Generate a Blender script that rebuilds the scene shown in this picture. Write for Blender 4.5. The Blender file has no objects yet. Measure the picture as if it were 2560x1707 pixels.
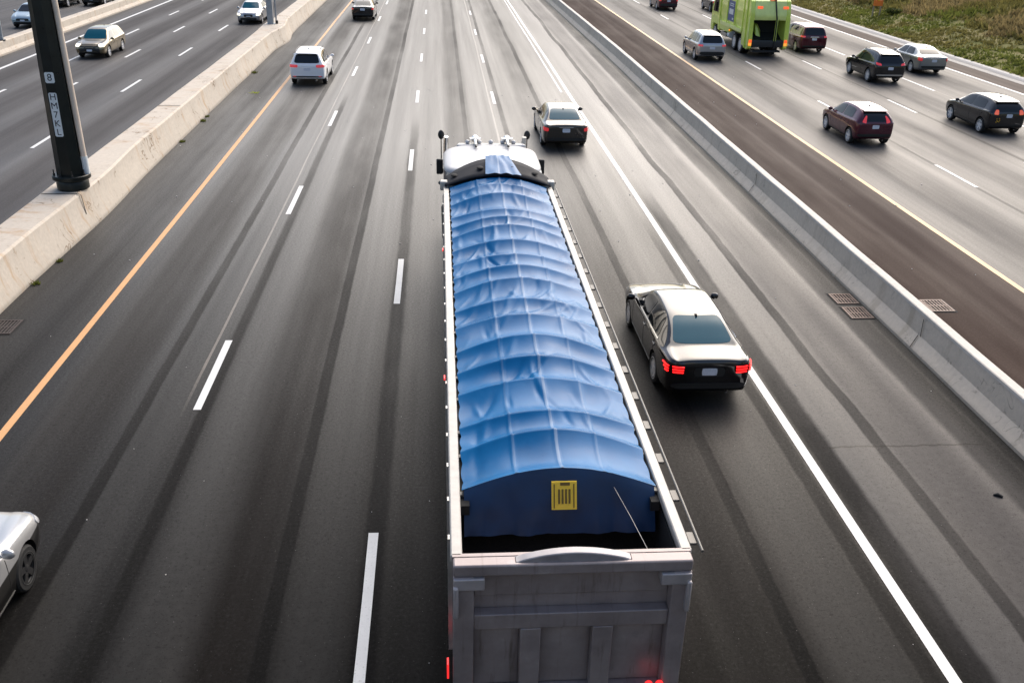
import bpy, bmesh, math, random
import numpy as np
from mathutils import Vector, Matrix, noise
from mathutils.bvhtree import BVHTree

random.seed(7)
scene = bpy.context.scene
COL = scene.collection

# ------------------------------------------------------------------ camera
cam_data = bpy.data.cameras.new("camera")
cam_ob = bpy.data.objects.new("camera", cam_data)
COL.objects.link(cam_ob)
cam_data.sensor_width = 36.0
F_PX, CAM_H = 2362.021, 8.9906
cam_data.lens = F_PX / 2560.0 * 36.0
cam_data.clip_start = 0.1
cam_data.clip_end = 6000
pitch, yaw, roll = 0.44050917, 0.08135864, 0.02494485
fw = Vector((math.sin(yaw) * math.cos(pitch), math.cos(yaw) * math.cos(pitch), -math.sin(pitch)))
rt = Vector((math.cos(yaw), -math.sin(yaw), 0))
dn = fw.cross(rt)
r2 = rt * math.cos(roll) - dn * math.sin(roll)
d2 = dn * math.cos(roll) + rt * math.sin(roll)
M = Matrix((r2, -d2, -fw)).transposed().to_4x4()
M.translation = Vector((0, 0, CAM_H))
cam_ob.matrix_world = M
scene.camera = cam_ob

# ------------------------------------------------------------------ world, sun, exposure
SUN_AZ, SUN_EL = math.radians(30), math.radians(42)     # azimuth from +Y towards +X
world = bpy.data.worlds.new("World")
scene.world = world
world.use_nodes = True
wn = world.node_tree
bg = wn.nodes["Background"]
sky = wn.nodes.new("ShaderNodeTexSky")
sky.sky_type = 'NISHITA'
sky.sun_disc = False
sky.sun_elevation = SUN_EL
sky.sun_rotation = SUN_AZ
sky.altitude = 100
sky.air_density = 1.0
sky.dust_density = 3.5
sky.ozone_density = 1.0
wn.links.new(sky.outputs[0], bg.inputs[0])
bg.inputs[1].default_value = 0.09
sun_data = bpy.data.lights.new("sun", 'SUN')
sun_data.energy = 1.7
sun_data.angle = math.radians(75)
sun_data.color = (1.0, 0.93, 0.84)
sun = bpy.data.objects.new("sun", sun_data)
COL.objects.link(sun)
sd = Vector((math.sin(SUN_AZ) * math.cos(SUN_EL), math.cos(SUN_AZ) * math.cos(SUN_EL), math.sin(SUN_EL)))
sun.rotation_euler = sd.to_track_quat('Z', 'Y').to_euler()
scene.view_settings.view_transform = 'Standard'
scene.view_settings.look = 'None'
scene.view_settings.exposure = 1.15
scene.view_settings.gamma = 1.0
scene.view_settings.use_curve_mapping = False
scene.cycles.max_bounces = 6
scene.cycles.sample_clamp_indirect = 6

# ------------------------------------------------------------------ helpers
def tag(o, label=None, cat=None, group=None, kind=None):
    if label: o["label"] = label
    if cat: o["category"] = cat
    if group: o["group"] = group
    if kind: o["kind"] = kind
    return o

def empty(name, loc, rz=0.0):
    o = bpy.data.objects.new(name, None)
    o.empty_display_size = 0.3
    o.location = loc
    o.rotation_euler = (0, 0, rz)
    COL.objects.link(o)
    return o

def link(name, me, parent=None):
    o = bpy.data.objects.new(name, me)
    COL.objects.link(o)
    if parent: o.parent = parent
    return o

class MB:
    """collects shapes, builds ONE mesh object"""
    def __init__(s): s.v = []; s.f = []; s.mi = []; s.cur = 0
    def add(s, vs, fs):
        b = len(s.v); s.v += [tuple(x) for x in vs]
        s.f += [tuple(i + b for i in q) for q in fs]; s.mi += [s.cur] * len(fs)
        return s
    def box(s, x0, x1, y0, y1, z0, z1):
        vs = [(x, y, z) for z in (z0, z1) for y in (y0, y1) for x in (x0, x1)]
        return s.add(vs, [(0, 2, 3, 1), (4, 5, 7, 6), (0, 1, 5, 4), (2, 6, 7, 3), (0, 4, 6, 2), (1, 3, 7, 5)])
    def hexa(s, p):      # 8 points: bottom 4 ccw, top 4 ccw
        return s.add(p, [(3, 2, 1, 0), (4, 5, 6, 7), (0, 1, 5, 4), (1, 2, 6, 5), (2, 3, 7, 6), (3, 0, 4, 7)])
    def tube(s, pts, r, n=8, caps=True):
        pts = [Vector(p) for p in pts]; rr = r if hasattr(r, '__len__') else [r] * len(pts)
        vs = []; fs = []
        for i, p in enumerate(pts):
            t = (pts[min(i + 1, len(pts) - 1)] - pts[max(i - 1, 0)]).normalized()
            a = t.orthogonal().normalized() if i == 0 else (a - t * a.dot(t)).normalized()
            b = t.cross(a)
            for k in range(n):
                th = 2 * math.pi * k / n
                vs.append(p + (a * math.cos(th) + b * math.sin(th)) * rr[i])
        for i in range(len(pts) - 1):
            for k in range(n):
                fs.append((i * n + k, i * n + (k + 1) % n, (i + 1) * n + (k + 1) % n, (i + 1) * n + k))
        if caps:
            fs.append(tuple(range(n - 1, -1, -1))); fs.append(tuple((len(pts) - 1) * n + k for k in range(n)))
        return s.add(vs, fs)
    def lathe(s, prof, axis='z', n=24, c=(0, 0, 0), ph=0.0, caps=True):
        vs = []; fs = []
        for (r, h) in prof:
            for k in range(n):
                th = 2 * math.pi * k / n + ph
                a, b = r * math.cos(th), r * math.sin(th)
                q = (a, b, h) if axis == 'z' else ((h, a, b) if axis == 'x' else (b, h, a))
                vs.append((q[0] + c[0], q[1] + c[1], q[2] + c[2]))
        for i in range(len(prof) - 1):
            for k in range(n):
                fs.append((i * n + k, i * n + (k + 1) % n, (i + 1) * n + (k + 1) % n, (i + 1) * n + k))
        if caps: fs.append(tuple(range(n - 1, -1, -1))); fs.append(tuple((len(prof) - 1) * n + k for k in range(n)))
        return s.add(vs, fs)
    def prism(s, poly, x0, x1, axis='x'):
        n = len(poly)
        def q(a, b, t):
            return (t, a, b) if axis == 'x' else ((a, t, b) if axis == 'y' else (a, b, t))
        vs = [q(a, b, x0) for a, b in poly] + [q(a, b, x1) for a, b in poly]
        fs = [tuple(range(n - 1, -1, -1)), tuple(range(n, 2 * n))]
        fs += [(i, (i + 1) % n, n + (i + 1) % n, n + i) for i in range(n)]
        return s.add(vs, fs)
    def ball(s, c, rx, ry, rz, n=10, m=7):
        prof = []
        vs = []; fs = []
        for i in range(m + 1):
            ph = math.pi * (i / m) * .998 + .001
            for k in range(n):
                th = 2 * math.pi * k / n
                vs.append((c[0] + rx * math.sin(ph) * math.cos(th), c[1] + ry * math.sin(ph) * math.sin(th), c[2] + rz * math.cos(ph)))
        for i in range(m):
            for k in range(n):
                fs.append((i * n + k, (i + 1) * n + k, (i + 1) * n + (k + 1) % n, i * n + (k + 1) % n))
        return s.add(vs, fs)
    def build(s, name, mats, parent=None, smooth=None, bevel=0.0, seg=2):
        me = bpy.data.meshes.new(name)
        me.from_pydata(s.v, [], s.f)
        mats = mats if isinstance(mats, (list, tuple)) else [mats]
        for m in mats: me.materials.append(m)
        if any(s.mi): me.polygons.foreach_set("material_index", s.mi)
        bm = bmesh.new(); bm.from_mesh(me); bmesh.ops.recalc_face_normals(bm, faces=bm.faces); bm.to_mesh(me); bm.free()
        o = link(name, me, parent)
        if bevel:
            md = o.modifiers.new("bevel", 'BEVEL'); md.width = bevel; md.segments = seg
            md.limit_method = 'ANGLE'; md.angle_limit = math.radians(35); md.harden_normals = False
        if smooth or bevel:
            me.polygons.foreach_set("use_smooth", [True] * len(me.polygons))
            me.set_sharp_from_angle(angle=math.radians(smooth or 35))
        return o

def mirror_x(pts): return [(-a, b, c) for a, b, c in pts]

# ------------------------------------------------------------------ materials
def new_mat(name):
    m = bpy.data.materials.new(name); m.use_nodes = True
    nt = m.node_tree
    return m, nt, nt.nodes["Principled BSDF"]

def N(nt, kind, **kw):
    n = nt.nodes.new(kind)
    for k, v in kw.items(): setattr(n, k, v)
    return n

def setin(node, **kw):
    for k, v in kw.items(): node.inputs[k.replace('_', ' ')].default_value = v

def simple(name, col, rough=.5, metal=0., spec=.5, coat=0., coat_rough=.05, var=.0, scale=6., emit=None, es=0., bump=0.):
    m, nt, b = new_mat(name)
    b.inputs['Base Color'].default_value = (*col, 1)
    b.inputs['Roughness'].default_value = rough
    b.inputs['Metallic'].default_value = metal
    b.inputs['Specular IOR Level'].default_value = spec
    b.inputs['Coat Weight'].default_value = coat
    b.inputs['Coat Roughness'].default_value = coat_rough
    b.inputs['Coat IOR'].default_value = 1.6
    if emit:
        b.inputs['Emission Color'].default_value = (*emit, 1); b.inputs['Emission Strength'].default_value = es
    if var or bump:
        tc = N(nt, 'ShaderNodeTexCoord')
        nz = N(nt, 'ShaderNodeTexNoise'); setin(nz, Scale=scale, Detail=6., Roughness=.6)
        nt.links.new(tc.outputs['Object'], nz.inputs['Vector'])
        if var:
            mr = N(nt, 'ShaderNodeMapRange'); setin(mr, From_Min=.3, From_Max=.7, To_Min=1 - var, To_Max=1 + var)
            nt.links.new(nz.outputs[0], mr.inputs[0])
            mx = N(nt, 'ShaderNodeMix', data_type='RGBA', blend_type='MULTIPLY'); mx.inputs[0].default_value = 1
            mx.inputs[6].default_value = (*col, 1)
            nt.links.new(mr.outputs[0], mx.inputs[7])
            nt.links.new(mx.outputs[2], b.inputs['Base Color'])
            r2_ = N(nt, 'ShaderNodeMapRange'); setin(r2_, From_Min=.3, From_Max=.7, To_Min=max(0, rough - .08), To_Max=min(1, rough + .08))
            nt.links.new(nz.outputs[0], r2_.inputs[0]); nt.links.new(r2_.outputs[0], b.inputs['Roughness'])
        if bump:
            bp = N(nt, 'ShaderNodeBump'); setin(bp, Strength=bump, Distance=.02)
            nt.links.new(nz.outputs[0], bp.inputs['Height']); nt.links.new(bp.outputs[0], b.inputs['Normal'])
    return m

class NB:
    """small node-graph helper"""
    def __init__(s, nt): s.nt = nt
    def val(s, x, sock):
        if isinstance(x, (int, float)): sock.default_value = x
        else: s.nt.links.new(x, sock)
    def math(s, op, a, b=0., c=None, clamp=False):
        n = N(s.nt, 'ShaderNodeMath', operation=op); n.use_clamp = clamp
        s.val(a, n.inputs[0]); s.val(b, n.inputs[1])
        if c is not None: s.val(c, n.inputs[2])
        return n.outputs[0]
    def smooth(s, x, a, b, to0=0., to1=1.):
        n = N(s.nt, 'ShaderNodeMapRange', interpolation_type='SMOOTHSTEP')
        s.val(x, n.inputs[0]); setin(n, From_Min=a, From_Max=b, To_Min=to0, To_Max=to1)
        return n.outputs[0]
    def lin(s, x, a, b, to0=0., to1=1.):
        n = N(s.nt, 'ShaderNodeMapRange'); s.val(x, n.inputs[0]); setin(n, From_Min=a, From_Max=b, To_Min=to0, To_Max=to1)
        return n.outputs[0]
    def noise(s, vec, scale, detail=4., rough=.55):
        n = N(s.nt, 'ShaderNodeTexNoise'); s.nt.links.new(vec, n.inputs['Vector'])
        setin(n, Scale=scale, Detail=detail, Roughness=rough); return n.outputs[0]
    def comb(s, x, y, z=0.):
        n = N(s.nt, 'ShaderNodeCombineXYZ'); s.val(x, n.inputs[0]); s.val(y, n.inputs[1]); s.val(z, n.inputs[2]); return n.outputs[0]
    def mix(s, fac, a, b, mode='MIX'):
        n = N(s.nt, 'ShaderNodeMix', data_type='RGBA', blend_type=mode); s.val(fac, n.inputs[0])
        for q, i in ((a, 6), (b, 7)):
            if isinstance(q, tuple): n.inputs[i].default_value = (*q, 1)
            else: s.nt.links.new(q, n.inputs[i])
        return n.outputs[2]

def road_mat(name, base, streaks, joints=(), rough=.5, grain=1., spec=.35):
    """asphalt: streaks = (x, half width, softness, colour, strength, wobble, y0, y1) run along the road"""
    m, nt, b = new_mat(name); nb = NB(nt)
    geo = N(nt, 'ShaderNodeNewGeometry'); sep = N(nt, 'ShaderNodeSeparateXYZ')
    nt.links.new(geo.outputs['Position'], sep.inputs[0])
    X, Y = sep.outputs[0], sep.outputs[1]
    P = geo.outputs['Position']
    slow = nb.noise(nb.comb(0., nb.math('MULTIPLY', Y, .06)), 1., 3.)            # wandering of streaks
    fast = nb.noise(nb.comb(nb.math('MULTIPLY', X, .6), nb.math('MULTIPLY', Y, .12)), 1., 5., .6)
    lane = nb.noise(nb.comb(nb.math('MULTIPLY', X, 2.2), nb.math('MULTIPLY', Y, .035)), 1., 4., .6)
    grn = nb.noise(P, 55., 3., .7)
    grn2 = nb.noise(P, 7., 5., .65)
    grn3 = nb.noise(P, 19., 4., .75)
    spk = nb.noise(P, 31., 2., .5)
    col = nb.mix(nb.lin(lane, .3, .7), tuple(c * .8 for c in base), tuple(c * 1.22 for c in base))
    col = nb.mix(nb.lin(fast, .35, .7, 0, .5), col, tuple(c * .72 for c in base))
    edge = nb.noise(nb.comb(nb.math('MULTIPLY', X, 3.), nb.math('MULTIPLY', Y, 1.3)), 1., 5., .65)
    dark_sum = None
    for (xs, hw, soft, c, st, wob, y0, y1) in streaks:
        cx = nb.math('ADD', xs, nb.math('MULTIPLY', nb.math('SUBTRACT', slow, .5), wob))
        d = nb.math('ABSOLUTE', nb.math('SUBTRACT', X, cx))
        d = nb.math('ADD', d, nb.math('MULTIPLY', nb.math('SUBTRACT', edge, .5), min(.12, hw * .7)))
        fct = nb.smooth(d, hw, hw + soft, st, 0.)
        fct = nb.math('MULTIPLY', fct, nb.lin(fast, .25, .6, .5, 1.))
        if y0 is not None:
            fct = nb.math('MULTIPLY', fct, nb.smooth(Y, y0 - 1.5, y0 + 1.5))
        if y1 is not None:
            fct = nb.math('MULTIPLY', fct, nb.smooth(Y, y1 - 3, y1 + 3, 1., 0.))
        col = nb.mix(fct, col, c)
        if max(c) < .05:
            dark_sum = fct if dark_sum is None else nb.math('MAXIMUM', dark_sum, fct)
    for (yj, x0, x1, hw) in joints:
        jn = nb.noise(nb.comb(nb.math('MULTIPLY', X, 1.6), 0.), 1., 4., .6)
        d = nb.math('ABSOLUTE', nb.math('SUBTRACT', nb.math('ADD', Y, nb.math('MULTIPLY', nb.math('SUBTRACT', jn, .5), .25)), yj))
        fct = nb.smooth(d, hw, hw + .03, .85, 0.)
        fct = nb.math('MULTIPLY', fct, nb.math('MULTIPLY', nb.smooth(X, x0, x0 + .2), nb.smooth(X, x1 - .3, x1, 1., 0.)))
        col = nb.mix(fct, col, (.012, .011, .011))
    # aggregate: pale stones and dark pores
    col = nb.mix(nb.smooth(grn, .62, .74, 0., .40 * grain), col, tuple(c * 4.5 for c in base))
    col = nb.mix(nb.smooth(grn, .40, .30, 0., .45 * grain), col, tuple(c * .35 for c in base))
    col = nb.mix(nb.lin(grn2, .3, .7, 0., .30), col, tuple(c * .55 for c in base))
    col = nb.mix(nb.smooth(grn3, .52, .70, 0., .55 * grain), col, tuple(c * 2.2 for c in base))
    col = nb.mix(nb.smooth(grn3, .46, .30, 0., .55 * grain), col, tuple(c * .3 for c in base))
    col = nb.mix(nb.smooth(spk, .735, .765, 0., .8 * grain), col, (.16, .155, .15))
    nt.links.new(col, b.inputs['Base Color'])
    rg = nb.lin(fast, .3, .7, rough - .05, rough + .07)
    if dark_sum is not None: rg = nb.math('ADD', rg, nb.math('MULTIPLY', dark_sum, .16))
    nt.links.new(rg, b.inputs['Roughness'])
    b.inputs['Specular IOR Level'].default_value = 0.
    bp = N(nt, 'ShaderNodeBump'); setin(bp, Strength=BUMP, Distance=.006)
    nt.links.new(grn, bp.inputs['Height']); nt.links.new(bp.outputs[0], b.inputs['Normal'])
    # dusty asphalt scatters strongly forward at grazing angles
    lw = N(nt, 'ShaderNodeLayerWeight'); lw.inputs['Blend'].default_value = .5
    gl = N(nt, 'ShaderNodeBsdfGlossy'); nt.links.new(rg, gl.inputs['Roughness']); nt.links.new(bp.outputs[0], gl.inputs['Normal'])
    gl.inputs['Color'].default_value = (*GLOSS_TINT, 1)
    fac = nb.math('MINIMUM', nb.math('MULTIPLY', nb.math('POWER', lw.outputs['Facing'], SHEEN_P), spec), spec * .33)
    fac = nb.math('MULTIPLY', nb.math('MULTIPLY', fac, nb.lin(lane, .3, .7, .82, 1.1)), nb.math('MULTIPLY', nb.lin(grn, .35, .65, 1. - .28 * grain, 1. + .28 * grain), nb.lin(grn3, .35, .65, 1. - .2 * grain, 1. + .2 * grain)))
    if dark_sum is not None: fac = nb.math('MULTIPLY', fac, nb.lin(dark_sum, 0., 1., 1., .38))
    ms = N(nt, 'ShaderNodeMixShader'); nt.links.new(fac, ms.inputs[0]); nt.links.new(b.outputs[0], ms.inputs[1]); nt.links.new(gl.outputs[0], ms.inputs[2])
    nt.links.new(ms.outputs[0], nt.nodes['Material Output'].inputs[0])
    return m

def paint_line_mat(name, col, wear=.35):
    m, nt, b = new_mat(name); nb = NB(nt)
    geo = N(nt, 'ShaderNodeNewGeometry'); P = geo.outputs['Position']
    n1 = nb.noise(P, 30., 5., .7); n2 = nb.noise(P, 3., 4., .6)
    w = nb.math('MULTIPLY', nb.smooth(n1, .56, .70), nb.lin(n2, .35, .7, .1, wear * 2.2))
    c = nb.mix(nb.lin(n2, .3, .7), tuple(q * .88 for q in col), col)
    c = nb.mix(w, c, (.07, .068, .065))
    nt.links.new(c, b.inputs['Base Color']); b.inputs['Roughness'].default_value = .55
    return m

def concrete_mat(name, base, stain, stain_amt=.5, warm=None):
    m, nt, b = new_mat(name); nb = NB(nt)
    geo = N(nt, 'ShaderNodeNewGeometry'); P = geo.outputs['Position']
    sep = N(nt, 'ShaderNodeSeparateXYZ'); nt.links.new(P, sep.inputs[0])
    Y, Z = sep.outputs[1], sep.outputs[2]
    n1 = nb.noise(P, .9, 6., .6); n2 = nb.noise(P, 9., 6., .7)
    run = nb.noise(nb.comb(sep.outputs[0], nb.math('MULTIPLY', Y, 2.6), nb.math('MULTIPLY', Z, .5)), 1., 5., .65)
    wisp = N(nt, 'ShaderNodeTexNoise'); setin(wisp, Scale=1.3, Detail=3., Roughness=.5, Distortion=1.6)
    nt.links.new(P, wisp.inputs['Vector'])
    thin = nb.smooth(nb.math('ABSOLUTE', nb.math('SUBTRACT', wisp.outputs[0], .5)), .0, .022, 1., 0.)
    patchy = nb.smooth(n1, .50, .62)
    c = nb.mix(nb.lin(n2, .3, .7), tuple(q * .86 for q in base), tuple(min(1, q * 1.08) for q in base))
    c = nb.mix(nb.lin(n1, .35, .7, 0., .5), c, tuple(q * .8 for q in base))
    c = nb.mix(nb.math('MULTIPLY', nb.smooth(run, .52, .72), stain_amt), c, stain)
    c = nb.mix(nb.math('MULTIPLY', nb.math('MULTIPLY', thin, patchy), stain_amt * 1.3), c, tuple(q * .45 for q in stain))
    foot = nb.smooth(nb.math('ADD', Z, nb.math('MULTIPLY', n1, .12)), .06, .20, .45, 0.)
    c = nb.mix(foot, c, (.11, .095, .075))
    nt.links.new(c, b.inputs['Base Color']); b.inputs['Roughness'].default_value = .75
    bp = N(nt, 'ShaderNodeBump'); setin(bp, Strength=.25, Distance=.01)
    nt.links.new(n2, bp.inputs['Height']); nt.links.new(bp.outputs[0], b.inputs['Normal'])
    return m

def car_paint(name, col, metal=.55, rough=.28, coat=1.):
    m, nt, b = new_mat(name); nb = NB(nt)
    tc = N(nt, 'ShaderNodeTexCoord')
    n = nb.noise(tc.outputs['Object'], 2.2, 5., .6)
    sep = N(nt, 'ShaderNodeSeparateXYZ'); nt.links.new(tc.outputs['Object'], sep.inputs[0])
    dirt = nb.math('MULTIPLY', nb.smooth(sep.outputs[2], .25, .55, .14, 0.), nb.lin(n, .3, .7, .4, 1.))
    c = nb.mix(dirt, col, (.075, .065, .055))
    nt.links.new(c, b.inputs['Base Color'])
    b.inputs['Metallic'].default_value = metal
    if max(col) < .02: b.inputs['Specular IOR Level'].default_value = .08
    nt.links.new(nb.math('ADD', nb.lin(n, .3, .7, rough - .03, rough + .05), nb.math('MULTIPLY', dirt, .4)), b.inputs['Roughness'])
    b.inputs['Coat Weight'].default_value = coat
    nt.links.new(nb.lin(n, .3, .7, .03, .09), b.inputs['Coat Roughness'])
    b.inputs['Coat IOR'].default_value = 1.7 if max(col) < .02 else 1.55; b.inputs['Specular IOR Level'].default_value = .08 if max(col) < .02 else .25
    return m

BUMP = .18
SHEEN_P = 4.2
GLOSS_TINT = (.98, .97, .95)
# road surfaces -----------------------------------------------------
DK = (.0075, .0073, .0073)
BR = (.0125, .0105, .0095)
LT = (.055, .054, .052)
main_streaks = [
    (8.35, 1.35, .35, (.085, .079, .080), .85, .1, None, None),
    # soft stains and worn tracks first
    (-6.75, .35, .55, BR, .75, .3, None, None), (-3.05, .30, .55, BR, .75, .3, None, None),
    (.75, .25, .5, BR, .5, .3, None, None), (4.3, .3, .6, BR, .45, .3, None, None), (3.2, .2, .5, BR, .5, .3, None, 26.),
    (-3.75, .25, .45, LT, .55, .2, None, None), (-7.1, .15, .3, LT, .25, .2, None, None), (-5.3, .2, .35, LT, .30, .2, None, None),
    (-1.75, .15, .4, LT, .45, .2, None, None), (1.7, .2, .5, LT, .45, .2, None, None), (5.5, .3, .5, LT, .35, .3, None, None),
    (7.45, .28, .35, (.060, .060, .060), .65, .25, None, None), (8.75, .35, .5, (.045, .041, .039), .5, .3, None, None),
    (9.85, .22, .22, (.014, .014, .015), .75, .2, None, None), (10.35, .12, .12, DK, .75, .1, None, None),
    (-9.3, .9, .5, (.0105, .010, .0095), .75, .1, None, None),
    # sealed seams and tar
    (-8.8, .085, .07, DK, .85, .14, None, None), (-5.7, .08, .06, DK, .9, .10, None, None),
    (-4.53, .07, .10, DK, .85, .08, None, 46.), (-2.37, .085, .06, DK, .9, .12, None, None),
    (-1.06, .10, .12, DK, .75, .10, None, 40.), (4.72, .09, .06, DK, .9, .25, None, None),
    (1.07, .08, .06, DK, .8, .10, 30., None), (2.78, .07, .07, DK, .7, .10, 30., None),
    (6.86, .15, .14, DK, .9, .12, None, 30.), (6.25, .09, .08, (.012, .011, .010), .7, .15, None, 26.),
    (8.0, .10, .06, DK, .85, .55, None, None),
    (-4.93, .022, .012, (.24, .21, .18), .8, .12, 17., None), (2.38, .03, .02, (.30, .27, .24), .7, .15, 28., None),
]
M_road = road_mat("asphalt_main", (.0105, .0102, .0099), main_streaks,
                  joints=((14.36, 6.7, 10.2, .012), (24.8, -1.3, 5.4, .012), (27.3, -1.2, .2, .01)), rough=.46, spec=.58)
side_streaks_R = [(x, .5, .9, (.036, .032, .032), .5, .3, None, None) for x in (16.95, 20.8, 24.7, 28.8)] + \
    [(x, .2, .5, (.09, .086, .084), .5, .3, None, None) for x in (15.9, 18.2, 19.8, 21.9, 23.6, 25.8)] + \
    [(18.95, .05, .06, DK, .4, .1, None, None), (22.95, .06, .06, DK, .5, .1, None, None), (26.6, .02, .03, (.2, .18, .16), .6, .06, None, None)]
M_road_right = road_mat("asphalt_right", (.070, .066, .064), side_streaks_R, rough=.46, grain=.6)
M_shoulder = road_mat("asphalt_shoulder", (.046, .026, .020),
                      [(12.4, .5, .7, (.032, .019, .015), .6, .3, None, None), (13.9, .3, .5, (.033, .021, .018), .6, .3, None, None),
                       (11.5, .25, .4, (.052, .031, .025), .6, .2, None, None)], rough=.60, grain=.5, spec=.19)
side_streaks_L = [(x, .45, .8, (.022, .020, .022), .6, .3, None, None) for x in (-13.9, -16.75, -19.4, -22.2)] + \
    [(x, .25, .5, (.075, .073, .074), .5, .3, None, None) for x in (-14.8, -15.8, -18.2, -20.9)]
M_road_left = road_mat("asphalt_left", (.036, .034, .037), side_streaks_L, rough=.5, grain=.6, spec=.33)
M_line_w = paint_line_mat("white_marking", (.68, .68, .665))
M_line_y = paint_line_mat("yellow_marking", (.66, .35, .14), .45)
M_line_yp = paint_line_mat("pale_yellow_marking", (.72, .46, .22), .4)

# common materials
M_glass = simple("car_glass", (.004, .006, .008), .04, spec=.55)
M_glass_blue = simple("blue_glass", (.006, .075, .115), .06, spec=.15)
M_rubber = simple("rubber", (.014, .014, .014), .75, var=.2, scale=20)
M_black = simple("black_plastic", (.012, .012, .012), .5)
M_trim = simple("dark_trim", (.02, .02, .021), .42)
M_chrome = simple("chrome", (.75, .75, .74), .16, metal=1.)
M_alloy = simple("alloy", (.70, .70, .71), .32, metal=.25)
M_tail = simple("tail_lens", (.50, .02, .03), .16, coat=.9, emit=(1, .06, .06), es=.16)
M_tail_o = simple("tail_lens_orange", (.55, .06, .03), .16, coat=.9, emit=(1, .16, .06), es=.22)
M_tail_lit = simple("tail_lamp_lit", (.6, .02, .02), .2, emit=(1., .03, .03), es=.55)
M_led = simple("led_tube", (.8, .01, .01), .3, emit=(1., .012, .012), es=1.2)
M_lens_dark = simple("lens_dark", (.010, .002, .002), .25, spec=.2)
M_amber = simple("amber_lens", (.8, .22, .03), .2, emit=(1, .35, .05), es=.5)
M_redor = simple("marker_lens", (.8, .09, .03), .2, emit=(1, .12, .03), es=.45)
M_head = simple("headlamp", (.85, .82, .72), .15, coat=.6, emit=(1., .9, .65), es=.9)
M_head_off = simple("headlamp_clear", (.55, .56, .58), .12, coat=.8)
M_plate = simple("plate_white", (.66, .68, .74), .4, var=.12, scale=30)

# ------------------------------------------------------------------ setting: ground, roads, markings
def sheet(name, x0, x1, y0, y1, z, m, nx=1, ny=1, label=None):
    mb = MB()
    vs = [(x0 + (x1 - x0) * i / nx, y0 + (y1 - y0) * j / ny, z) for j in range(ny + 1) for i in range(nx + 1)]
    fs = [(j * (nx + 1) + i, j * (nx + 1) + i + 1, (j + 1) * (nx + 1) + i + 1, (j + 1) * (nx + 1) + i) for j in range(ny) for i in range(nx)]
    mb.add(vs, fs)
    o = mb.build(name, m); tag(o, label, None, None, "structure"); return o

M_soil = simple("dry_ground", (.10, .085, .05), .9, var=.3, scale=.3)
sheet("ground", -2500, 2500, -1500, 3500, -.35, M_soil)
Y0, Y1 = -60., 420.
sheet("road", -11.35, 10.75, Y0, Y1, 0., M_road, label="middle carriageway of worn grey asphalt")
sheet("road", -25.4, -11.35, Y0, Y1, 0., M_road_left, label="left carriageway of dark grey asphalt")
sheet("road", -62., -25.4, Y0, Y1, 0., M_road_left, label="far left carriageway beyond the low concrete wall")
sheet("road", 10.75, 15.0, Y0, Y1, 0., M_shoulder, label="brown asphalt shoulder right of the concrete barrier")
sheet("road", 15.0, 31.0, Y0, Y1, 0., M_road_right, label="right carriageway of grey asphalt")
sheet("road", 31.0, 32.75, Y0, Y1, 0., M_shoulder, label="narrow dark shoulder beside the concrete gutter")
M_gutter = concrete_mat("gutter_concrete", (.50, .48, .46), (.3, .27, .24), .25)
mbk = MB(); mbk.prism([(32.75, -.2), (32.75, .006), (33.25, .012), (33.45, .13), (33.75, .14), (33.75, -.2)], Y0, Y1, 'y')
tag(mbk.build("kerb", M_gutter), "pale concrete gutter kerb along the grass", None, None, "structure")

def line_strip(name, x, w, spans, m, label, z=.005, wob=.0, ragged=.012):
    mb = MB()
    for (a, b_) in spans:
        n = max(1, int((b_ - a) / 1.5)) if b_ - a < 60 else int((b_ - a) / 4)
        pts = []
        for i in range(n + 1):
            y = a + (b_ - a) * i / n
            dx = wob * (noise.noise(Vector((y * .05, x, 3.1))))
            e = ragged * noise.noise(Vector((y * 2.3, x, 7.7)))
            pts.append((x + dx - w / 2 + e, y)); pts.append((x + dx + w / 2 + e * .5, y))
        mb.add([(px_, py_, z) for px_, py_ in pts], [(2 * i, 2 * i + 1, 2 * i + 3, 2 * i + 2) for i in range(n)])
    o = mb.build(name, m); tag(o, label, None, None, "structure"); return o

P = 12.19
line_strip("road_marking", -7.93, .15, [(Y0, Y1)], M_line_y, "solid yellow edge line of the middle carriageway", wob=.05)
line_strip("road_marking", 6.49, .17, [(Y0, Y1)], M_line_w, "solid white edge line right of the black sedan", wob=.06)
line_strip("road_marking", 6.17, .10, [(48.5, 200)], M_line_w, "thin doubled white edge line far up the road", wob=.04)
line_strip("road_marking", -4.68, .15, [(19.2 - 3.1 + P * k, 19.2 + P * k) for k in range(-3, 16)], M_line_w, "white dashes between the first and second lane")
line_strip("road_marking", -1.09, .15, [(12.11 - 3.1 + P * k, 12.11 + P * k) for k in range(-3, 16)], M_line_w, "white dashes left of the dump truck")
line_strip("road_marking", 2.60, .15, [(48.55 - 3.1 + P * k, 48.55 + P * k) for k in range(-4, 12)], M_line_w, "white dashes ahead of the dump truck")
line_strip("road_marking", 15.09, .17, [(Y0, Y1)], M_line_yp, "solid pale yellow edge line of the right carriageway")
line_strip("road_marking", 18.98, .14, [(59.4 - 3.1 + 12.45 * k, 59.4 + 12.45 * k) for k in range(-6, 12)], M_line_w, "white dashes beside the burgundy hatchback")
line_strip("road_marking", 22.8, .14, [(59.9 - 3.2 + 12.5 * k, 59.9 + 12.5 * k) for k in range(-6, 12)], M_line_w, "white dashes in the middle of the right carriageway")
line_strip("road_marking", 26.55, .16, [(54.2 - 4.2 + 12.4 * k, 54.2 + 12.4 * k) for k in range(-6, 12)], M_line_w, "white dashes beside the black hatchback")
line_strip("road_marking", 31.1, .20, [(Y0, Y1)], M_line_w, "solid white edge line along the grassy side")
line_strip("road_marking", -23.45, .22, [(Y0, Y1)], M_line_w, "solid white edge line beside the low far wall")
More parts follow.
